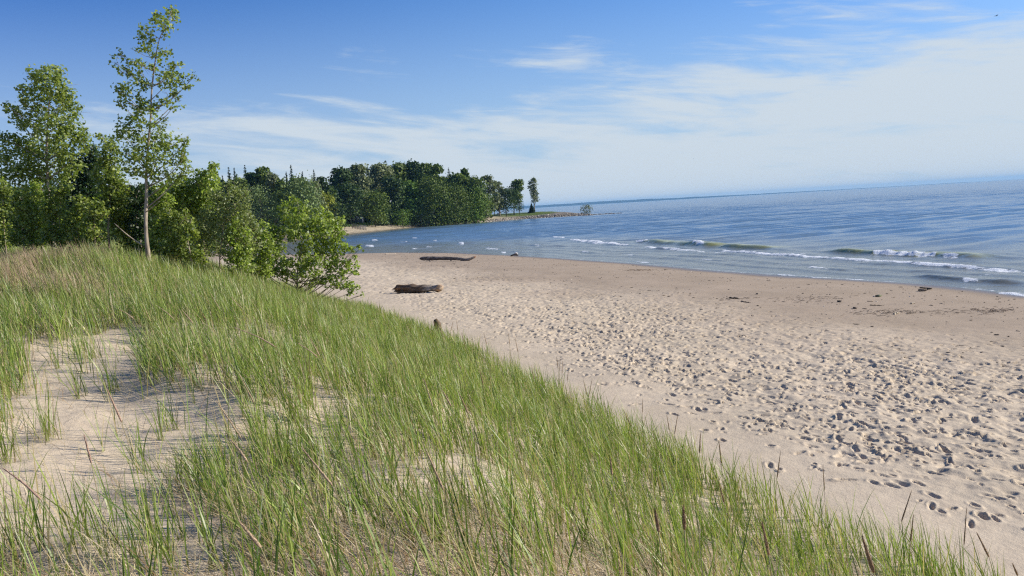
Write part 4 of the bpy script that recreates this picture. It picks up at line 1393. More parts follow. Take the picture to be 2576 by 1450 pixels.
# name, label, category, x, top, foot, half width, depth, type, colour, bare share of the trunk
FT = [
    # --- conifers over the left wood
    ('spruce_tree', 'leftmost thin spruce tip over the left wood', 'tree', 560, 433, 566, 10, 245, 'conifer', 'spruce', 0.1),
    ('spruce_tree', 'short spruce tip close beside the leftmost thin one', 'tree', 571, 441, 566, 9, 240, 'conifer', 'spruce', 0.1),
    ('spruce_tree', 'left one of two even spruces side by side over the left wood', 'tree', 588, 420, 566, 15, 243, 'conifer', 'spruce', 0.1),
    ('spruce_tree', 'right one of two even spruces side by side over the left wood', 'tree', 602, 422, 566, 13, 240, 'conifer', 'spruce', 0.1),
    ('spruce_tree', 'tall narrow spruce standing alone between the even pair and the twin-topped broadleaf', 'tree', 629, 414, 566, 15, 238, 'conifer', 'spruce', 0.1),
    ('spruce_tree', 'dark small spruce close left of the tallest layered spruce', 'tree', 731, 431, 564, 9, 244, 'conifer', 'spruce', 0.1),
    ('spruce_tree', 'tallest layered spruce with clear branch tiers against the sky', 'tree', 744, 414, 564, 17, 240, 'conifer', 'spruce', 0.1),
    ('spruce_tree', 'narrow spruce between the layered spruce and the dense dark one', 'tree', 771, 431, 562, 13, 246, 'conifer', 'spruce', 0.1),
    ('spruce_tree', 'dense dark spruce at the right end of the left wood', 'tree', 800, 427, 562, 19, 242, 'conifer', 'spruce', 0.1),
    # --- broadleaves of the left wood
    ('broadleaf_tree', 'broadleaf tree below the leftmost spruce tips', 'tree', 566, 462, 566, 26, 225, 'round', 'mid', 0.1),
    ('broadleaf_tree', 'broadleaf tree below the two even spruces', 'tree', 610, 452, 566, 26, 226, 'round', 'mid', 0.1),
    ('broadleaf_tree', 'broadleaf tree just right of the lone narrow spruce', 'tree', 648, 438, 566, 22, 232, 'tall', 'deep', 0.1),
    ('broadleaf_tree', 'left half of the twin-topped broadleaf pair in the left wood', 'tree', 664, 426, 566, 15, 230, 'tall', 'mid', 0.1),
    ('broadleaf_tree', 'right half of the twin-topped broadleaf pair in the left wood', 'tree', 678, 423, 566, 14, 232, 'tall', 'mid', 0.1),
    ('broadleaf_tree', 'sloping-topped broadleaf right of the twin-topped pair', 'tree', 697, 440, 566, 18, 228, 'round', 'grey', 0.1),
    ('broadleaf_tree', 'low broadleaf in the dip of the skyline left of the layered spruce', 'tree', 717, 456, 566, 20, 226, 'round', 'mid', 0.1),
    ('broadleaf_tree', 'broadleaf tree below the layered spruce', 'tree', 757, 452, 564, 24, 228, 'round', 'mid', 0.1),
    ('broadleaf_tree', 'broadleaf tree just right of the dense dark spruce, falling towards the gap', 'tree', 818, 449, 560, 18, 236, 'round', 'deep', 0.1),
    ('broadleaf_tree', 'lowest broadleaf in the sky gap left of the headland wood', 'tree', 836, 472, 558, 16, 240, 'round', 'deep', 0.1),
    ('willow_tree', 'soft grey-green willow with pale bare stems behind the wispy sapling', 'tree', 660, 482, 573, 36, 192, 'willow', 'willow', 0.32),
    ('willow_tree', 'lower willow between the two big pale willows', 'tree', 714, 492, 570, 26, 196, 'willow', 'mid', 0.15),
    ('willow_tree', 'large pale willow in front of the layered spruce, above the big beach bush', 'tree', 762, 464, 566, 38, 194, 'willow', 'willow', 0.15),
    ('willow_tree', 'pale upright willow in front of the dense dark spruce', 'tree', 796, 462, 562, 22, 204, 'willow', 'grey', 0.12),
    ('yellow_bush', 'yellow-green bush at the left foot of the headland wood', 'bush', 823, 490, 553, 24, 226, 'round', 'yellow', 0.08),
    ('round_bush', 'dark round bush right below the yellow-green one', 'bush', 846, 514, 558, 24, 228, 'round', 'deep', 0.05),
    ('dark_shrub', 'dark shrub under the pale willows on the far sand', 'shrub', 692, 530, 572, 18, 188, 'round', 'deep', 0.05),
    # --- headland wood, back row
    ('broadleaf_tree', 'leftmost tree of the headland wood, feathery top leaning over the gap', 'tree', 866, 429, 558, 25, 268, 'tall', 'deep', 0.12),
    ('broadleaf_tree', 'second tree from the left in the headland wood, airy rounded top', 'tree', 908, 421, 558, 26, 275, 'tall', 'grey', 0.12),
    ('broadleaf_tree', 'airy olive-topped tree third from the left in the headland wood', 'tree', 964, 419, 558, 30, 290, 'tall', 'grey', 0.12),
    ('broadleaf_tree', 'tall round tree at the left of the headland summit', 'tree', 1014, 416, 556, 24, 300, 'round', 'mid', 0.12),
    ('broadleaf_tree', 'highest dense crown of the headland wood', 'tree', 1046, 413, 556, 26, 302, 'round', 'deep', 0.12),
    ('broadleaf_tree', 'round crown just right of the highest one on the headland', 'tree', 1076, 417, 556, 24, 304, 'round', 'mid', 0.12),
    ('broadleaf_tree', 'broad dark crown left of the small pointed conifer on the headland', 'tree', 1104, 419, 556, 22, 306, 'round', 'mid', 0.12),
    ('fir_tree', 'small pointed conifer poking above the right half of the headland wood', 'tree', 1137, 421, 556, 18, 304, 'conifer', 'spruce', 0.1),
    ('broadleaf_tree', 'thin feathery treetop against the sky right of the pointed conifer', 'tree', 1174, 428, 554, 16, 310, 'feather', 'mid', 0.3),
    ('broadleaf_tree', 'rounded crown below the feathery treetop', 'tree', 1160, 442, 554, 26, 300, 'round', 'mid', 0.1),
    ('broadleaf_tree', 'sloping crown at the right shoulder of the headland wood', 'tree', 1198, 450, 552, 26, 302, 'round', 'mid', 0.1),
    ('broadleaf_tree', 'greyish airy tree left of the white pole', 'tree', 1236, 445, 548, 24, 326, 'feather', 'grey', 0.15),
    ('broadleaf_tree', 'thin airy tree above the white pole with a spray reaching right', 'tree', 1258, 460, 546, 18, 335, 'feather', 'grey', 0.2),
    # --- headland wood, middle and front rows
    ('broadleaf_tree', 'very dark tree above the hidden cottage', 'tree', 882, 470, 558, 30, 258, 'round', 'deep', 0.20),
    ('broadleaf_tree', 'dark tree with a lighter knob of leaves at mid height, right of the cottage', 'tree', 944, 486, 560, 32, 264, 'round', 'mid', 0.12),
    ('broadleaf_tree', 'black-shaded tree filling the hollow behind the white gull', 'tree', 990, 450, 558, 26, 280, 'round', 'deep', 0.08),
    ('broadleaf_tree', 'fresh green crown in the middle of the headland wood', 'tree', 1036, 462, 556, 30, 286, 'round', 'fresh', 0.1),
    ('willow_tree', 'huge round willow hanging over the water, left half of the front row', 'tree', 1092, 462, 562, 44, 288, 'willow', 'mid', 0.02),
    ('willow_tree', 'big willow bulging over the water, right of the huge round one', 'tree', 1146, 478, 560, 40, 292, 'willow', 'mid', 0.02),
    ('willow_tree', 'fresher green willow at the right end of the front row over the stony shore', 'tree', 1190, 476, 557, 32, 300, 'willow', 'fresh', 0.02),
    ('broadleaf_tree', 'low dark crown at the water edge under the huge round willow', 'tree', 1060, 508, 563, 30, 284, 'willow', 'deep', 0.02),
    ('bright_bush', 'bright leafy bush at the end of the far sand beach', 'bush', 1014, 530, 565, 20, 276, 'round', 'fresh', 0.04),
    ('broadleaf_tree', 'dark low tree left of the white pole on the lawn', 'tree', 1222, 490, 552, 20, 314, 'round', 'mid', 0.06),
    # --- trees of the point
    ('broadleaf_tree', 'spreading tree with a forked dark trunk right of the white pole', 'tree', 1274, 478, 542, 32, 338, 'round', 'deep', 0.22),
    ('broadleaf_tree', 'tree leaning right with a lopsided crown at the end of the wood', 'tree', 1293, 455, 538, 17, 345, 'tall', 'mid', 0.34, 0.75),
    ('broadleaf_tree', 'small low tree under the right-leaning one at the lawn edge', 'tree', 1307, 506, 537, 12, 346, 'round', 'deep', 0.25),
    ('poplar_tree', 'lone tall slim tree standing by itself on the point', 'tree', 1345, 449, 535, 11.5, 352, 'tall', 'grey', 0.30, 0.0, 1500),
    ('cedar_shrub', 'small dark shrub at the foot of the lone slim tree', 'shrub', 1338, 512, 535, 4.5, 351, 'conifer', 'spruce', 0.02),
    ('tip_bush', 'round olive bush alone at the stony tip of the point', 'bush', 1476, 517, 542, 15, 350, 'round', 'olive', 0.02),
]
for k, a in enumerate(FT):
    nm, lab, cat, px, top, foot, hw, dep, typ, kind, bare = a[:11]
    far_tree(nm, lab, cat, px, top, foot, hw, dep, typ, kind, 3000 + k, bare, lean=a[11] if len(a) > 11 else 0.0, n=a[12] if len(a) > 12 else None)


def make_woods():
    """the mass of the wood behind the trees one can tell apart"""
    g = np.random.default_rng(66)
    Cs, Ss = [], []
    for x0, x1, dep, tops in [(-60, 200, 52, (470, 500)), (180, 470, 58, (505, 520)), (180, 560, 140, (478, 470)), (540, 850, 262, (462, 476)), (855, 1215, 318, (448, 474)), (1090, 1200, 306, (470, 490)), (850, 1010, 282, (500, 520))]:
        u = dep / FOC
        m = int((x1 - x0) / 9)
        for q in range(m):
            px = x0 + (x1 - x0) * (q + g.random()) / m
            f = (px - x0) / (x1 - x0)
            top = tops[0] * (1 - f) + tops[1] * f + g.normal() * 5
            d2 = dep + g.normal() * 7
            P = at_depth(px, 565, d2)
            gz = float(H_any(P[0], P[1]))
            T = at_depth(px, top, d2)
            h = max(2.0, T[2] - gz)
            w = (14 if dep > 100 else 20) * u
            k = 420 if dep > 100 else 1100
            zz = g.random(k) ** 0.9
            a, r_ = g.random(k) * 6.283, w * np.sqrt(1.05 - zz ** 3) * (0.6 + 0.5 * g.random(k))
            Cs.append(np.stack([P[0] + np.cos(a) * r_, P[1] + np.sin(a) * r_, gz + 0.3 + zz * h], -1))
            Ss.append((0.65 + 0.5 * g.random(k)) * (0.5 + 0.5 * dep / 300) if dep > 100 else 0.13 + 0.10 * g.random(k))
    C, S = np.concatenate(Cs), np.concatenate(Ss)
    V, F = kites(C, S, None, g, 0.8)
    o = mesh_obj('forest', V, [F], FARLEAF, np.repeat(far_colours(len(C), 'deep', g), 4, 0))
    tag(o, kind='stuff', label='dark mass of leaves behind the single trees of the far wood', cat='wood')
    # ground cover along the far beach and the foot of the wood
    Cs = []
    for q in range(2600):
        px = 855 + 160 * g.random()
        py = 573 - 13 * g.random() - (px - 860) * 0.045
        P, dd = ground_hit(px, py, 0.0, H_far, 150, 330)
        Cs.append(P + np.array([0, 0, 0.2 + 1.0 * g.random() * sm((px - 850) / 170)]))
    for q in range(700):
        px = 560 + 290 * g.random()
        P, dd = ground_hit(px, 574 - 5 * g.random() - (px - 560) * 0.03, 0.0, H_far, 150, 330)
        Cs.append(P + np.array([0, 0, 0.2 + 0.6 * g.random()]))
    C = np.array(Cs)
    V, F = kites(C, 0.45 + 0.4 * g.random(len(C)), np.array([0, 0, 0.8]), g, 0.5)
    a, b = np.array([0.075, 0.125, 0.022]), np.array([0.130, 0.185, 0.045])
    t = g.random((len(C), 1))
    o = mesh_obj('undergrowth', V, [F], FARLEAF, np.repeat(a * (1 - t) + b * t, 4, 0))
    tag(o, kind='stuff', label='low green growth between the far sand beach and the wood', cat='undergrowth')


make_woods()


# ------------------------------------------------------------------ stones of the point
def icorock(g, size, squash=0.65):
    import itertools
    p = (1 + 5 ** 0.5) / 2
    V = np.array([(-1, p, 0), (1, p, 0), (-1, -p, 0), (1, -p, 0), (0, -1, p), (0, 1, p), (0, -1, -p), (0, 1, -p), (p, 0, -1), (p, 0, 1), (-p, 0, -1), (-p, 0, 1)]) / 1.9
    F = np.array([(0, 11, 5), (0, 5, 1), (0, 1, 7), (0, 7, 10), (0, 10, 11), (1, 5, 9), (5, 11, 4), (11, 10, 2), (10, 7, 6), (7, 1, 8), (3, 9, 4), (3, 4, 2), (3, 2, 6), (3, 6, 8), (3, 8, 9), (4, 9, 5), (2, 4, 11), (6, 2, 10), (8, 6, 7), (9, 8, 1)])
    V = V * (1 + 0.28 * g.normal(size=(12, 1))) * np.array([1, 0.8 + 0.4 * g.random(), squash]) * size
    a = g.random() * 6.283
    c, s_ = math.cos(a), math.sin(a)
    return V @ np.array([[c, s_, 0], [-s_, c, 0], [0, 0, 1]]), F


def make_rocks():
    g = np.random.default_rng(91)
    G = Geo()
    shore = np.array(_fs[8:])
    seg = np.linalg.norm(np.diff(shore, axis=0), axis=1)
    cum = np.concatenate([[0], np.cumsum(seg)])
    for q in range(1900):
        t = g.random() * cum[-1]
        x, y = np.interp(t, cum, shore[:, 0]), np.interp(t, cum, shore[:, 1])
        k = g.random() ** 1.8
        x += g.normal() * 0.8
        y += -0.8 + 4.6 * k + g.normal() * 0.4
        z = float(H_far(x, y))
        if z < -0.35: continue
        V, F = icorock(g, (0.14 + 0.34 * g.random() ** 2) * (1.15 - 0.5 * k))
        c = np.array([0.30, 0.26, 0.21]) * (0.55 + 0.85 * g.random())
        if g.random() < 0.12: c = np.array([0.5, 0.46, 0.4])
        G.add(V + np.array([x, y, z + 0.05]), F, c)
    # the spit of stones running out beyond the bush
    for q in range(420):
        px = 1470 + 95 * g.random() ** 1.3
        P = at_z(px, 541.5 - 0.052 * (px - 1470) + g.normal() * 0.35, 0)
        V, F = icorock(g, 0.18 + 0.30 * g.random() ** 2)
        G.add(V + np.array([P[0], P[1] + g.normal() * 1.5, -0.05 - 0.10 * g.random()]), F, np.array([0.17, 0.15, 0.13]) * (0.6 + 0.7 * g.random()))
    o = G.build('shore_stones', STONE)
    tag(o, kind='stuff', label='grey and tan stones along the shore of the point', cat='stones')


make_rocks()


def drift_stick(label, pts, depth, rad, colour, seed, name='driftwood_stick', cat='driftwood', group=None, H=H_far, lift=0.5):
    g = np.random.default_rng(seed)
    P = np.array([ground_hit(a, b, 0.0, H, depth[0], depth[1], 0.05)[0] for a, b in pts])
    P[:, 2] = H(P[:, 0], P[:, 1]) + rad * lift
    C = curve_pts(P, 12)
    C[1:-1] += g.normal(size=(10, 3)) * rad * 0.4
    V, F = tube(C, np.linspace(rad, rad * 0.6, 12), 7, 0.25, True, g)
    o = mesh_obj(name, V - P[0], F, WOOD, np.array(colour) * (0.8 + 0.4 * g.random((len(V), 1))), None, True)
    o.location = P[0]
    return tag(o, label, cat, group)


drift_stick('bleached driftwood log on the stones, left one nearest the wood', [(1306, 547.5), (1328, 545)], (300, 380), 0.22, (0.62, 0.56, 0.48), 1, 'driftwood_log')
drift_stick('longest bleached driftwood log on the lawn edge of the point', [(1352, 544.5), (1381, 541)], (300, 380), 0.26, (0.64, 0.58, 0.5), 2, 'driftwood_log')
drift_stick('bleached driftwood log right of the longest one on the stones', [(1381, 544), (1400, 541.5)], (300, 380), 0.22, (0.6, 0.54, 0.46), 3, 'driftwood_log')
drift_stick('pale driftwood line at the end of the far sand beach', [(1000, 570), (1046, 566.5)], (200, 360), 0.16, (0.55, 0.48, 0.40), 4, 'driftwood_log')


# ------------------------------------------------------------------ buildings and small things on the headland
def box(lo, hi):
    x0, y0, z0 = lo
    x1, y1, z1 = hi
    V = np.array([(x0, y0, z0), (x1, y0, z0), (x1, y1, z0), (x0, y1, z0), (x0, y0, z1), (x1, y0, z1), (x1, y1, z1), (x0, y1, z1)], float)
    F = np.array([(0, 3, 2, 1), (4, 5, 6, 7), (0, 1, 5, 4), (1, 2, 6, 5), (2, 3, 7, 6), (3, 0, 4, 7)])
    return V, F


def house(name, label, px, foot, top, hw, depth, wall, roofc, win):
    P = at_depth(px, foot, depth)
    T = at_depth(px, top, depth)
    gz = float(H_any(P[0], P[1]))
    b = np.array([P[0], P[1], gz])
    w = hw * depth / FOC
    h = T[2] - gz
    t = thing(name, b, label, 'house')
    G = Geo()
    eh = h * 0.62
    V, F = box((-w, 0, -0.4), (w, 2 * w, eh))
    G.add(V + b, F, wall)
    G.add(np.array([(-w, 0.01, eh), (w, 0.01, eh), (0, 0.01, h * 0.97), (-w, 2 * w - 0.01, eh), (w, 2 * w - 0.01, eh), (0, 2 * w - 0.01, h * 0.97)]) + b, [np.array([(0, 1, 2), (4, 3, 5)])], wall)
    G.build('wall', PAINT, t)
    G = Geo()
    for s_ in (-1, 1):
        q = np.array([(s_ * (w + 0.4), -0.4, eh - 0.15), (0, -0.4, h), (0, 2 * w + 0.4, h), (s_ * (w + 0.4), 2 * w + 0.4, eh - 0.15)])
        V = np.vstack([q, q + [0, 0, 0.14]])
        G.add(V + b, np.array([(0, 3, 2, 1), (4, 5, 6, 7), (0, 1, 5, 4), (1, 2, 6, 5), (2, 3, 7, 6), (3, 0, 4, 7)]), roofc)
    G.build('roof', PAINT, t)
    for wx in (-0.45, 0.35):
        G = Geo()
        V, F = box((wx * w - 0.45, -0.06, eh * 0.45), (wx * w + 0.45, 0.0 - 0.002, eh * 0.85))
        G.add(V + b, F, win)
        f = G.build('window', PAINT, t)
    G = Geo()
    V, F = box((-0.05 * w - 0.45, -0.05, 0.0), (-0.05 * w + 0.40, -0.002, 2.0))
    G.add(V + b, F, np.array(wall) * 0.6)
    G.build('door', PAINT, t)


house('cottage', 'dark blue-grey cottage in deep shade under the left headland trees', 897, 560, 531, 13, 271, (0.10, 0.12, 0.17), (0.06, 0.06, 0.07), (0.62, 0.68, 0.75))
house('cottage', 'white cottage glimpsed between the front willows', 1152, 556, 530, 12, 306, (0.75, 0.75, 0.73), (0.30, 0.27, 0.25), (0.12, 0.14, 0.16))
house('cottage', 'pale cottage with a pinkish roof peeking out left of the white pole', 1217, 545, 486, 13, 322, (0.62, 0.60, 0.57), (0.45, 0.33, 0.30), (0.12, 0.14, 0.16))


def picket_fence():
    P0, P1 = at_depth(886, 568, 248), at_depth(920, 566, 248)
    P0[2], P1[2] = float(H_far(P0[0], P0[1])), float(H_far(P1[0], P1[1]))
    t = thing('fence', P0, 'grey slatted fence below the dark cottage', 'fence')
    for i in range(6):
        p = P0 * (1 - i / 5) + P1 * (i / 5)
        G = Geo()
        V, F = box((-0.07, -0.07, -0.2), (0.07, 0.07, 1.5))
        G.add(V + p, F, (0.22, 0.2, 0.19))
        G.build('post', WOOD, t)
    G = Geo()
    d = P1 - P0
    n = np.array([d[1], -d[0], 0]) / np.linalg.norm(d[:2])
    for k in range(5):
        z = 0.25 + 0.25 * k
        q = np.array([P0 + [0, 0, z], P1 + [0, 0, z], P1 + [0, 0, z + 0.14], P0 + [0, 0, z + 0.14]]) + n * 0.10
        G.add(np.vstack([q, q + n * 0.03]), np.array([(0, 1, 2, 3), (7, 6, 5, 4), (0, 4, 5, 1), (3, 2, 6, 7), (0, 3, 7, 4), (1, 5, 6, 2)]), (0.25, 0.23, 0.22))
    G.build('slats', WOOD, t)


picket_fence()


def pole():
    P = at_depth(1244, 543, 338)
    gz = float(H_far(P[0], P[1]))
    b = np.array([P[0], P[1], gz])
    T = at_depth(1243, 509, 338)
    h = T[2] - gz
    t = thing('utility_pole', b, 'slim white pole on the lawn beside the wood', 'pole')
    V, F = tube([b - [0, 0, .3], b + [0, 0, h]], [0.17, 0.12], 10)
    mesh_obj('mast', V, F, PAINT, np.tile([[0.66, 0.64, 0.6]], (len(V), 1)), t, True)
    V, F = box((-0.20, -0.2, h - 1.3), (0.20, 0.2, h - 0.7))
    mesh_obj('box', V + b + np.array([0, -0.3, 0]), [F], PAINT, np.tile([[0.6, 0.6, 0.58]], (len(V), 1)), t)


pole()


def lawn_bench():
    P = at_depth(1255, 541, 342)
    b = np.array([P[0], P[1], float(H_far(P[0], P[1]))])
    t = thing('garden_bench', b, 'small white bench on the lawn between the pole and the forked tree', 'bench')
    c = (0.78, 0.78, 0.76)
    for nm, lo_, hi_ in [('seat', (-0.8, -0.25, 0.42), (0.8, 0.25, 0.5)), ('backrest', (-0.8, 0.26, 0.52), (0.8, 0.32, 1.0)), ('leg', (-0.75, -0.2, -0.1), (-0.65, 0.2, 0.415)), ('leg', (0.65, -0.2, -0.1), (0.75, 0.2, 0.415))]:
        V, F = box(lo_, hi_)
        mesh_obj(nm, V + b, [F], PAINT, np.tile([c], (8, 1)), t)


lawn_bench()


# ------------------------------------------------------------------ driftwood on the beach
def big_log():
    g = np.random.default_rng(15)
    A, d0 = ground_hit(1000, 737, 0)
    B, d1 = ground_hit(1113, 735, 0)
    r0 = 0.25
    ax = B - A
    L = np.linalg.norm(ax)
    ax /= L
    t = thing('driftwood_log', (A + B) / 2, 'short thick weathered log with brown broken end lying on the trampled sand', 'driftwood log')
    n, sd = 40, 26
    u = np.linspace(0, 1, n)
    ctr = A[None] + ax[None] * (u * L)[:, None] + np.array([0, 0, 1.0])[None] * (r0 * 0.80)
    side = np.cross(ax, [0, 0, 1.0])
    side /= np.linalg.norm(side)
    th = np.linspace(0, 2 * math.pi, sd, endpoint=False)
    U, TH = np.meshgrid(u, th, indexing='ij')
    # splits running along the grain, a jagged left end, a rounded right end
    grain = fbm(TH * 2.6, U * 1.6, 4, 5) + 0.6 * fbm(TH * 7, U * 2.2, 3, 9)
    r = r0 * (0.92 + 0.36 * grain + 0.10 * np.sin(U * 5 + 1) + 0.10 * np.sin(TH * 2 + 3 * U))
    r = r * (1 + 0.34 * fbm(U * 4.5, U * 0 + 2, 3, 17))
    r = r * (1 - 0.25 * np.exp(-((U - 0.48) / 0.07) ** 2) * (np.sin(TH * 1.0 + 0.6) > 0.2))
    r = r * np.clip(1.02 - np.clip(U - 0.93, 0, 1) * 5, 0.2, 1)
    r = r * np.clip(0.65 + U * 6, 0.2, 1)
    jag = (0.42 * vnoise(TH * 3.1, TH * 0 + 3, 6) - 0.12) * np.exp(-U / 0.09)
    V = ctr[:, None] + (r * np.cos(TH))[..., None] * side + (r * np.sin(TH) * 0.92)[..., None] * np.array([0, 0, 1.0]) - jag[..., None] * ax
    tone = 0.5 + 0.5 * fbm(TH * 1.7, U * 4, 3, 12)
    c = np.array([0.165, 0.118, 0.078])[None, None] * (0.55 + 0.9 * tone[..., None])
    grey = sm((U - 0.55) / 0.25)[..., None]
    c = c * (1 - grey) + np.array([0.44, 0.37, 0.29]) * (0.6 + 0.7 * tone[..., None]) * grey
    ora = (np.exp(-((U - 0.16) / 0.12) ** 2) * sm((vnoise(TH * 2, U * 9, 3) - 0.45) / 0.2) + np.exp(-((U - 0.95) / 0.05) ** 2) * 0.8)[..., None]
    c = c * (1 - np.clip(ora, 0, 1)) + np.array([0.36, 0.19, 0.075]) * np.clip(ora, 0, 1) * 0.8 + c * 0.2 * np.clip(ora, 0, 1)
    i = np.arange(n - 1)[:, None] * sd
    j = np.arange(sd)[None]
    k = (j + 1) % sd
    Q = np.stack([i + j, i + k, i + sd + k, i + sd + j], -1).reshape(-1, 4)
    VV = np.vstack([V.reshape(-1, 3), V[0].mean(0)[None] + ax * 0.10, V[-1].mean(0)[None]])
    cc = np.vstack([c.reshape(-1, 3), [[0.12, 0.07, 0.04]], [[0.40, 0.30, 0.2]]])
    j = np.arange(sd)
    T = np.vstack([np.stack([np.full(sd, n * sd), (j + 1) % sd, j], -1), np.stack([np.full(sd, n * sd + 1), (n - 1) * sd + j, (n - 1) * sd + (j + 1) % sd], -1)])
    mesh_obj('trunk', VV, [Q, T], WOOD, cc, t, False)
    # a split slab along the near lower side
    q0 = A + ax * 0.05 - side * 0.0
    near = -np.array([EYE[0] - A[0], EYE[1] - A[1], 0])
    near = -near / np.linalg.norm(near)
    sp = [A + ax * (0.02 * L) + near * 0.20 + [0, 0, 0.05], A + ax * (0.3 * L) + near * 0.24 + [0, 0, 0.07], A + ax * (0.52 * L) + near * 0.2 + [0, 0, 0.05]]
    V, F = tube(curve_pts(sp, 14), np.linspace(0.09, 0.04, 14), 9, 0.35, True, g)
    mesh_obj('split_slab', V, F, WOOD, np.array([0.15, 0.095, 0.05]) * (0.6 + 0.8 * g.random((len(V), 1))), t)


big_log()


def long_trunk():
    g = np.random.default_rng(16)
    P = [ground_hit(a, b, 0.0)[0] for a, b in [(1063, 657), (1090, 657), (1120, 657.5), (1150, 659), (1172, 660), (1196, 658)]]
    z = [0.28, 0.30, 0.26, 0.20, 0.10, 0.36]
    P = np.array(P)
    P[:, 1] = P[:, 1].mean() * 0.85 + P[:, 1] * 0.15
    P[:, 2] = H_near(P[:, 0], P[:, 1]) + z
    C = curve_pts(P, 40)
    u = np.linspace(0, 1, 40)
    rad = np.interp(u, [0, 0.03, 0.12, 0.5, 0.75, 0.84, 0.97, 1], [0.06, 0.14, 0.19, 0.14, 0.13, 0.12, 0.08, 0.03])
    t = thing('driftwood_snag', P[2] * [1, 1, 0] + [0, 0, float(H_near(P[2][0], P[2][1]))], 'long grey driftwood trunk near the water with its right end bent up', 'driftwood trunk')
    V, F = tube(C, rad, 14, 0.14, True, g)
    uu = np.concatenate([np.repeat(u, 14), [0, 1]])[:, None]
    c = np.array([0.15, 0.13, 0.115]) * (0.6 + 0.8 * g.random((len(V), 1)))
    c = np.where(uu > 0.55, c * 1.35, c)
    c = np.where(uu > 0.955, np.array([0.30, 0.14, 0.07]), c)
    mesh_obj('trunk', V, F, WOOD, c, t, True)
    for i, dx in [(5, 0.3), (20, -0.2)]:
        b = C[i]
        V, F = tube([b, b + [dx * 0.4, -0.15, -0.12], b + [dx, -0.25, -0.28]], [0.07, 0.05, 0.03], 8, 0.2, True, g)
        mesh_obj('branch_stub', V, F, WOOD, np.array([0.14, 0.12, 0.1]) * (0.7 + 0.6 * g.random((len(V), 1))), t, True)


long_trunk()


def stump_post():
    P, dep = ground_hit(1101, 800, 0.62, H_near, 8, 40)
    b = np.array([P[0], P[1], float(H_near(P[0], P[1]))])
    top = at_depth(1099, 800, dep)
    h = top[2] - b[2]
    w = 0.105
    lean = np.array([-0.035, 0.0, 0])
    rows = []
    for z, k, l in [(-0.15, 1.0, 0), (h * 0.3, 1.02, 0.3), (h * 0.72, 0.98, 0.75)]:
        for x, y in [(-1, -0.9), (0.25, -1.1), (1, -0.75), (1.05, 0.8), (0, 1.05), (-1, 0.85)]:
            rows.append(b + lean * l + [x * w * k, y * w * k, z])
    # slanted, chipped top
    for (x, y), dz in zip([(-1, -0.9), (0.25, -1.1), (1, -0.75), (1.05, 0.8), (0, 1.05), (-1, 0.85)], (-0.10, 0.0, -0.16, -0.14, -0.03, -0.07)):
        rows.append(b + lean + [x * w * 0.85 - 0.01, y * w * 0.9, h + dz])
    V = np.array(rows)
    i = np.arange(3)[:, None] * 6
    j = np.arange(6)[None]
    k = (j + 1) % 6
    Q = np.stack([i + j, i + k, i + 6 + k, i + 6 + j], -1).reshape(-1, 4)
    V = np.vstack([V, V[-6:].mean(0)[None] + [0, 0, 0.02], V[:6].mean(0)[None]])
    j = np.arange(6)
    T = np.vstack([np.stack([np.full(6, 24), 18 + j, 18 + (j + 1) % 6], -1), np.stack([np.full(6, 25), (j + 1) % 6, j], -1)])
    o = mesh_obj('wooden_post', V - b, [Q, T], WOOD, np.tile([[0.16, 0.115, 0.07]], (len(V), 1)))
    o.location = b
    tag(o, 'old dark wooden post with slanted top standing at the grass edge of the beach', 'post')


stump_post()


def plank(label, p0, p1, wid, thick, colour, seed):
    g = np.random.default_rng(seed)
    A, B = ground_hit(*p0)[0], ground_hit(*p1)[0]
    A[2], B[2] = float(H_near(A[0], A[1])) + 0.02, float(H_near(B[0], B[1])) + 0.02
    ax = B - A
    L = np.linalg.norm(ax)
    ax /= L
    sd = np.cross([0, 0, 1.0], ax)
    sd /= np.linalg.norm(sd)
    n = 7
    u = np.linspace(0, 1, n)
    wv = wid * (0.85 + 0.3 * g.random(n))
    prof = [(-1, 0), (-1, 1), (1, 1), (1, 0)]
    V = np.array([A + ax * (uu * L) + sd * a * wv[k] * 0.5 + np.array([0, 0, b * thick + 0.02 * g.random()]) for k, uu in enumerate(u) for a, b in prof])
    i = np.arange(n - 1)[:, None] * 4
    j = np.arange(4)[None]
    k = (j + 1) % 4
    Q = np.stack([i + j, i + 4 + j, i + 4 + k, i + k], -1).reshape(-1, 4)
    Q = np.vstack([Q, [[0, 1, 2, 3], [4 * n - 1, 4 * n - 2, 4 * n - 3, 4 * n - 4]]])
    o = mesh_obj('plank', V - A, [Q], WOOD, np.array(colour) * (0.8 + 0.4 * g.random((len(V), 1))))
    o.location = A
    tag(o, label, 'plank')


plank('longer dark plank of the pair lying near the water at right', (2316, 727), (2342, 730), 0.12, 0.045, (0.10, 0.075, 0.055), 1)
plank('shorter dark plank of the pair, nearer the camera', (2311, 733.5), (2330, 734.5), 0.13, 0.05, (0.085, 0.065, 0.05), 2)
drift_stick('thin pale stick at the water edge left of the long driftwood trunk', [(969, 640.5), (996, 639)], (40, 130), 0.05, (0.52, 0.44, 0.34), 11, H=H_near)
drift_stick('thin dark stick lying on the damp sand right of centre', [(2189, 769), (2224, 770.5)], (15, 100), 0.02, (0.16, 0.12, 0.08), 12, H=H_near)
drift_stick('pale stick on the damp sand below the dark planks', [(2291, 765), (2301, 764)], (15, 100), 0.03, (0.58, 0.5, 0.38), 13, H=H_near)
drift_stick('pale broken stick beside the dark weed patch on the damp sand', [(2249, 792), (2262, 789)], (15, 100), 0.03, (0.55, 0.47, 0.34), 14, H=H_near)
drift_stick('dark stick lying at the upper edge of the trampled sand', [(1836, 751), (1858, 752.5)], (15, 100), 0.04, (0.13, 0.10, 0.07), 15, H=H_near)
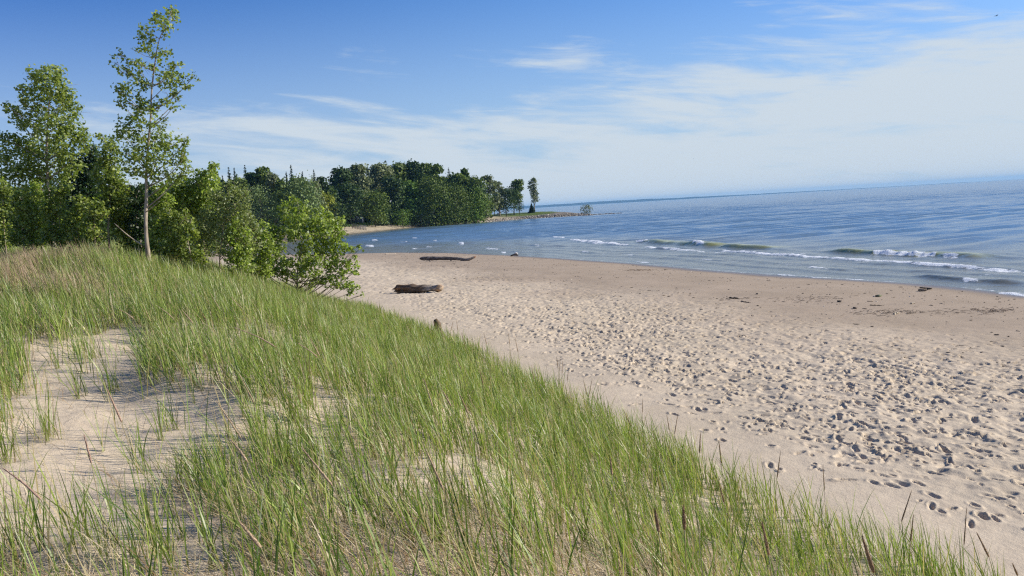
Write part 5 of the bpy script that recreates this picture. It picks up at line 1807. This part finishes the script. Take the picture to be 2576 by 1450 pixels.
drift_stick('long thin twig line right of the dark stick on the sand', [(1865, 759), (1888, 763)], (15, 100), 0.022, (0.15, 0.115, 0.08), 16, H=H_near)


def lump(name, label, cat, px, py, size, colour, seed, squash=0.6, H=H_near):
    g = np.random.default_rng(seed)
    P = ground_hit(px, py, 0.0, H)[0]
    P[2] = float(H(P[0], P[1]))
    V, F = icorock(g, size, squash)
    o = mesh_obj(name, V + [0, 0, size * 0.25], [F], STONE, np.tile([colour], (len(V), 1)))
    o.location = P
    tag(o, label, cat)


lump('stone', 'greenish stone on the damp sand left of the dark planks', 'stone', 2210, 747, 0.11, (0.16, 0.17, 0.10), 21)
lump('stone', 'small pale stone left of the greenish stone', 'stone', 2198, 747, 0.05, (0.55, 0.48, 0.38), 22)
lump('wood_chunk', 'dark lump of wood on the damp sand between weed heap and planks', 'wood', 2112, 760.5, 0.08, (0.07, 0.055, 0.04), 23)
lump('wood_chunk', 'flat dark chip of wood below the thin dark stick', 'wood', 2150, 777, 0.09, (0.08, 0.06, 0.045), 24, 0.4)
lump('stone', 'dark stone lying alone just above the trampled sand', 'stone', 1904, 741, 0.06, (0.09, 0.08, 0.07), 25)


def weed_heap(label, px, py, wx, wy, n, seed, colour=(0.19, 0.15, 0.11), thick=0.006):
    g = np.random.default_rng(seed)
    G = Geo()
    P0 = ground_hit(px, py, 0.0)[0]
    P0[2] = float(H_near(P0[0], P0[1]))
    for q in range(int(n * 0.6)):
        x, y = P0[0] + g.normal() * wx, P0[1] + g.normal() * wy
        a = g.random() * 6.283
        L = 0.06 + 0.22 * g.random()
        d = np.array([math.cos(a), math.sin(a), 0])
        p = np.array([x, y, float(H_near(x, y))])
        hz = 0.015 + 0.05 * g.random() * math.exp(-((x - P0[0]) / wx) ** 2)
        V, F = tube([p - d * L / 2 + [0, 0, 0.005], p + [0, 0, hz], p + d * L / 2 + [0, 0, 0.008]], [thick * 0.6, thick, thick * 0.4], 5)
        G.add(V - P0, F, np.array(colour) * (0.5 + 0.9 * g.random()))
    o = G.build('weed_heap', WOOD)
    o.location = P0
    tag(o, label, 'beach wrack', 'heaps of dark wrack on the damp sand', 'stuff')


weed_heap('brown heap of twigs close to the water left of centre on the damp sand', 1612, 680.5, 0.75, 0.5, 150, 31, (0.20, 0.13, 0.075))
weed_heap('wide patch of twigs left of the greenish stone', 2026, 753, 0.8, 0.6, 120, 32)
weed_heap('dark wrack patch beside the pale broken stick', 2222, 786, 0.65, 0.35, 130, 33, (0.15, 0.11, 0.085))
weed_heap('purple-brown wrack patch near the right picture edge', 2490, 782, 0.5, 0.35, 140, 34, (0.13, 0.09, 0.075))
weed_heap('thin scatter of wrack between the two dark patches at right', 2320, 788, 0.9, 0.45, 90, 35)
weed_heap('small black twig heap on the trampled sand right of the log', 1846, 752, 0.5, 0.3, 60, 36, (0.08, 0.06, 0.045))


def root_chunk():
    g = np.random.default_rng(44)
    P = ground_hit(1294, 645, 0.0)[0]
    P[2] = float(H_near(P[0], P[1]))
    t = thing('root_chunk', P, 'brown root chunk with a white upper side at the water edge', 'driftwood')
    V, F = tube(curve_pts([P + [-0.38, 0, 0.03], P + [-0.1, 0.05, 0.13], P + [0.2, 0, 0.10], P + [0.4, -0.05, 0.03]], 10), [0.03, 0.06, 0.07, 0.08, 0.075, 0.07, 0.06, 0.05, 0.04, 0.02], 9, 0.3, True, g)
    mesh_obj('root', V, F, WOOD, np.tile([[0.15, 0.10, 0.07]], (len(V), 1)), t)
    V, F = tube(curve_pts([P + [0.02, 0, 0.18], P + [0.18, 0.02, 0.27], P + [0.32, 0, 0.14]], 7), [0.05, 0.09, 0.10, 0.10, 0.09, 0.07, 0.03], 8, 0.25, True, g)
    mesh_obj('pale_wood', V, F, WOOD, np.tile([[0.72, 0.68, 0.62]], (len(V), 1)), t)


root_chunk()


def beach_litter():
    g = np.random.default_rng(55)
    G = Geo()
    n = 5200
    sh = np.array(NEAR_SHORE[1:13])
    cum = np.concatenate([[0], np.cumsum(np.linalg.norm(np.diff(sh, axis=0), axis=1))])
    t = g.random(n) * cum[-1]
    x, y = np.interp(t, cum, sh[:, 0]), np.interp(t, cum, sh[:, 1])
    off = 1.0 + 15 * g.random(n) ** 0.9
    # inland normal
    nx, ny = -(71.0), -(40.0)
    L = math.hypot(nx, ny)
    x, y = x + nx / L * off, y + ny / L * off
    d = shore_dist(x, y)
    pat = vnoise(x / 3.5, y / 1.8, 7)
    ok = (d > 0.7) & (d < 15) & (dune_s(x, y) < -1.0) & (g.random(n) < sm((pat - 0.28) / 0.35) + 0.15)
    for a, b in zip(x[ok], y[ok]):
        z = float(H_near(a, b))
        s_ = 0.010 + 0.026 * g.random() ** 2.2
        V, F = icorock(g, s_, 0.5)
        V[:, 0] *= 1 + 2.2 * g.random() ** 2
        r_ = g.random()
        c = np.array([0.09, 0.07, 0.055]) if r_ < 0.72 else (np.array([0.22, 0.16, 0.10]) if r_ < 0.9 else np.array([0.6, 0.55, 0.47]))
        an = g.random() * 6.28
        cs, sn = math.cos(an), math.sin(an)
        V = V @ np.array([[cs, sn, 0], [-sn, cs, 0], [0, 0, 1]])
        G.add(V + np.array([a, b, z + s_ * 0.2]), F, c * (0.7 + 0.6 * g.random()))
    o = G.build('beach_debris', STONE)
    tag(o, kind='stuff', label='dark chips and pebbles strewn along the damp sand', cat='debris')


beach_litter()


# ------------------------------------------------------------------ birds
def gull(label, px, py, depth, span, colour, yaw, roll, seed, up=0.18):
    """a gliding gull: body with head, beak and tail; two bent wings as parts"""
    P = at_depth(px, py, depth)
    t = thing('gull', P, label, 'bird')
    cy, sy = math.cos(yaw), math.sin(yaw)
    cr, sr = math.cos(roll), math.sin(roll)
    M = np.array([[cy, -sy, 0], [sy, cy, 0], [0, 0, 1]]) @ np.array([[cr, 0, sr], [0, 1, 0], [-sr, 0, cr]])
    s_ = span / 1.3
    ys = np.array([-0.30, -0.22, -0.10, 0.05, 0.16, 0.22, 0.27, 0.33]) * s_
    rs = np.array([0.010, 0.035, 0.065, 0.075, 0.055, 0.045, 0.035, 0.006]) * s_
    V, F = tube(np.stack([0 * ys, ys, 0.02 * s_ * np.sin(ys / s_ * 4)], -1), rs, 8)
    mesh_obj('body', V @ M.T + P, F, FEATHER, np.tile([colour], (len(V), 1)), t, True)
    for sd in (-1, 1):
        st = [(0.04, 0.10, 0.02, 0.15), (0.28, 0.16, 0.02 + up * 0.45, 0.16), (0.45, 0.10, 0.02 + up * 0.55, 0.12), (0.66, -0.06, 0.02 + up * 0.30, 0.03)]
        V = []
        for x, y, z, c in st:
            V += [(sd * x * s_, (y + 0.0) * s_, z * s_), (sd * x * s_, (y - c) * s_, z * s_), (sd * x * s_, (y - c * 0.35) * s_, z * s_ + 0.012 * s_)]
        V = np.array(V)
        F = []
        for k in range(3):
            a, b = 3 * k, 3 * k + 3
            F += [(a, a + 2, b + 2, b), (a + 2, a + 1, b + 1, b + 2), (a, b, b + 1, a + 1)]
        mesh_obj('wing', V @ M.T + P, [np.array(F)], FEATHER, np.tile([colour], (len(V), 1)), t)


W = (0.80, 0.80, 0.78)
gull('white gull banking in front of the black-shaded headland trees', 983, 507, 190, 1.0, W, R(70), R(-30), 1)
gull('tiny white gull over the fresh green crown of the headland wood', 1058, 477, 240, 0.8, W, R(30), R(20), 2)
gull('tiny pale gull against the sky above the gap in the wood', 819, 398, 210, 0.6, W, R(20), R(10), 3)
gull('dark bird silhouette high in the upper right sky', 2507, 40, 120, 1.05, (0.06, 0.07, 0.09), R(15), R(-22), 4)
gull('faint tiny bird low in the sky right of centre', 1745, 400, 260, 0.6, (0.12, 0.13, 0.15), R(60), R(10), 5)


# ------------------------------------------------------------------ the air over the lake
def make_haze():
    m, nt = new_mat('haze')
    n = N(nt)
    v = n('ShaderNodeVolumePrincipled', {'Color': (0.28, 0.62, 1.0, 1), 'Density': 0.00008, 'Anisotropy': 0.0})
    n('ShaderNodeOutputMaterial', {'Volume': v.outputs[0]})
    V, F = box((-9500, -450, -3.6), (12000, 12300, 52))
    o = mesh_obj('haze', V, [F], m)
    tag(o, kind='stuff', label='pale blue summer haze over the lake', cat='haze')


make_haze()
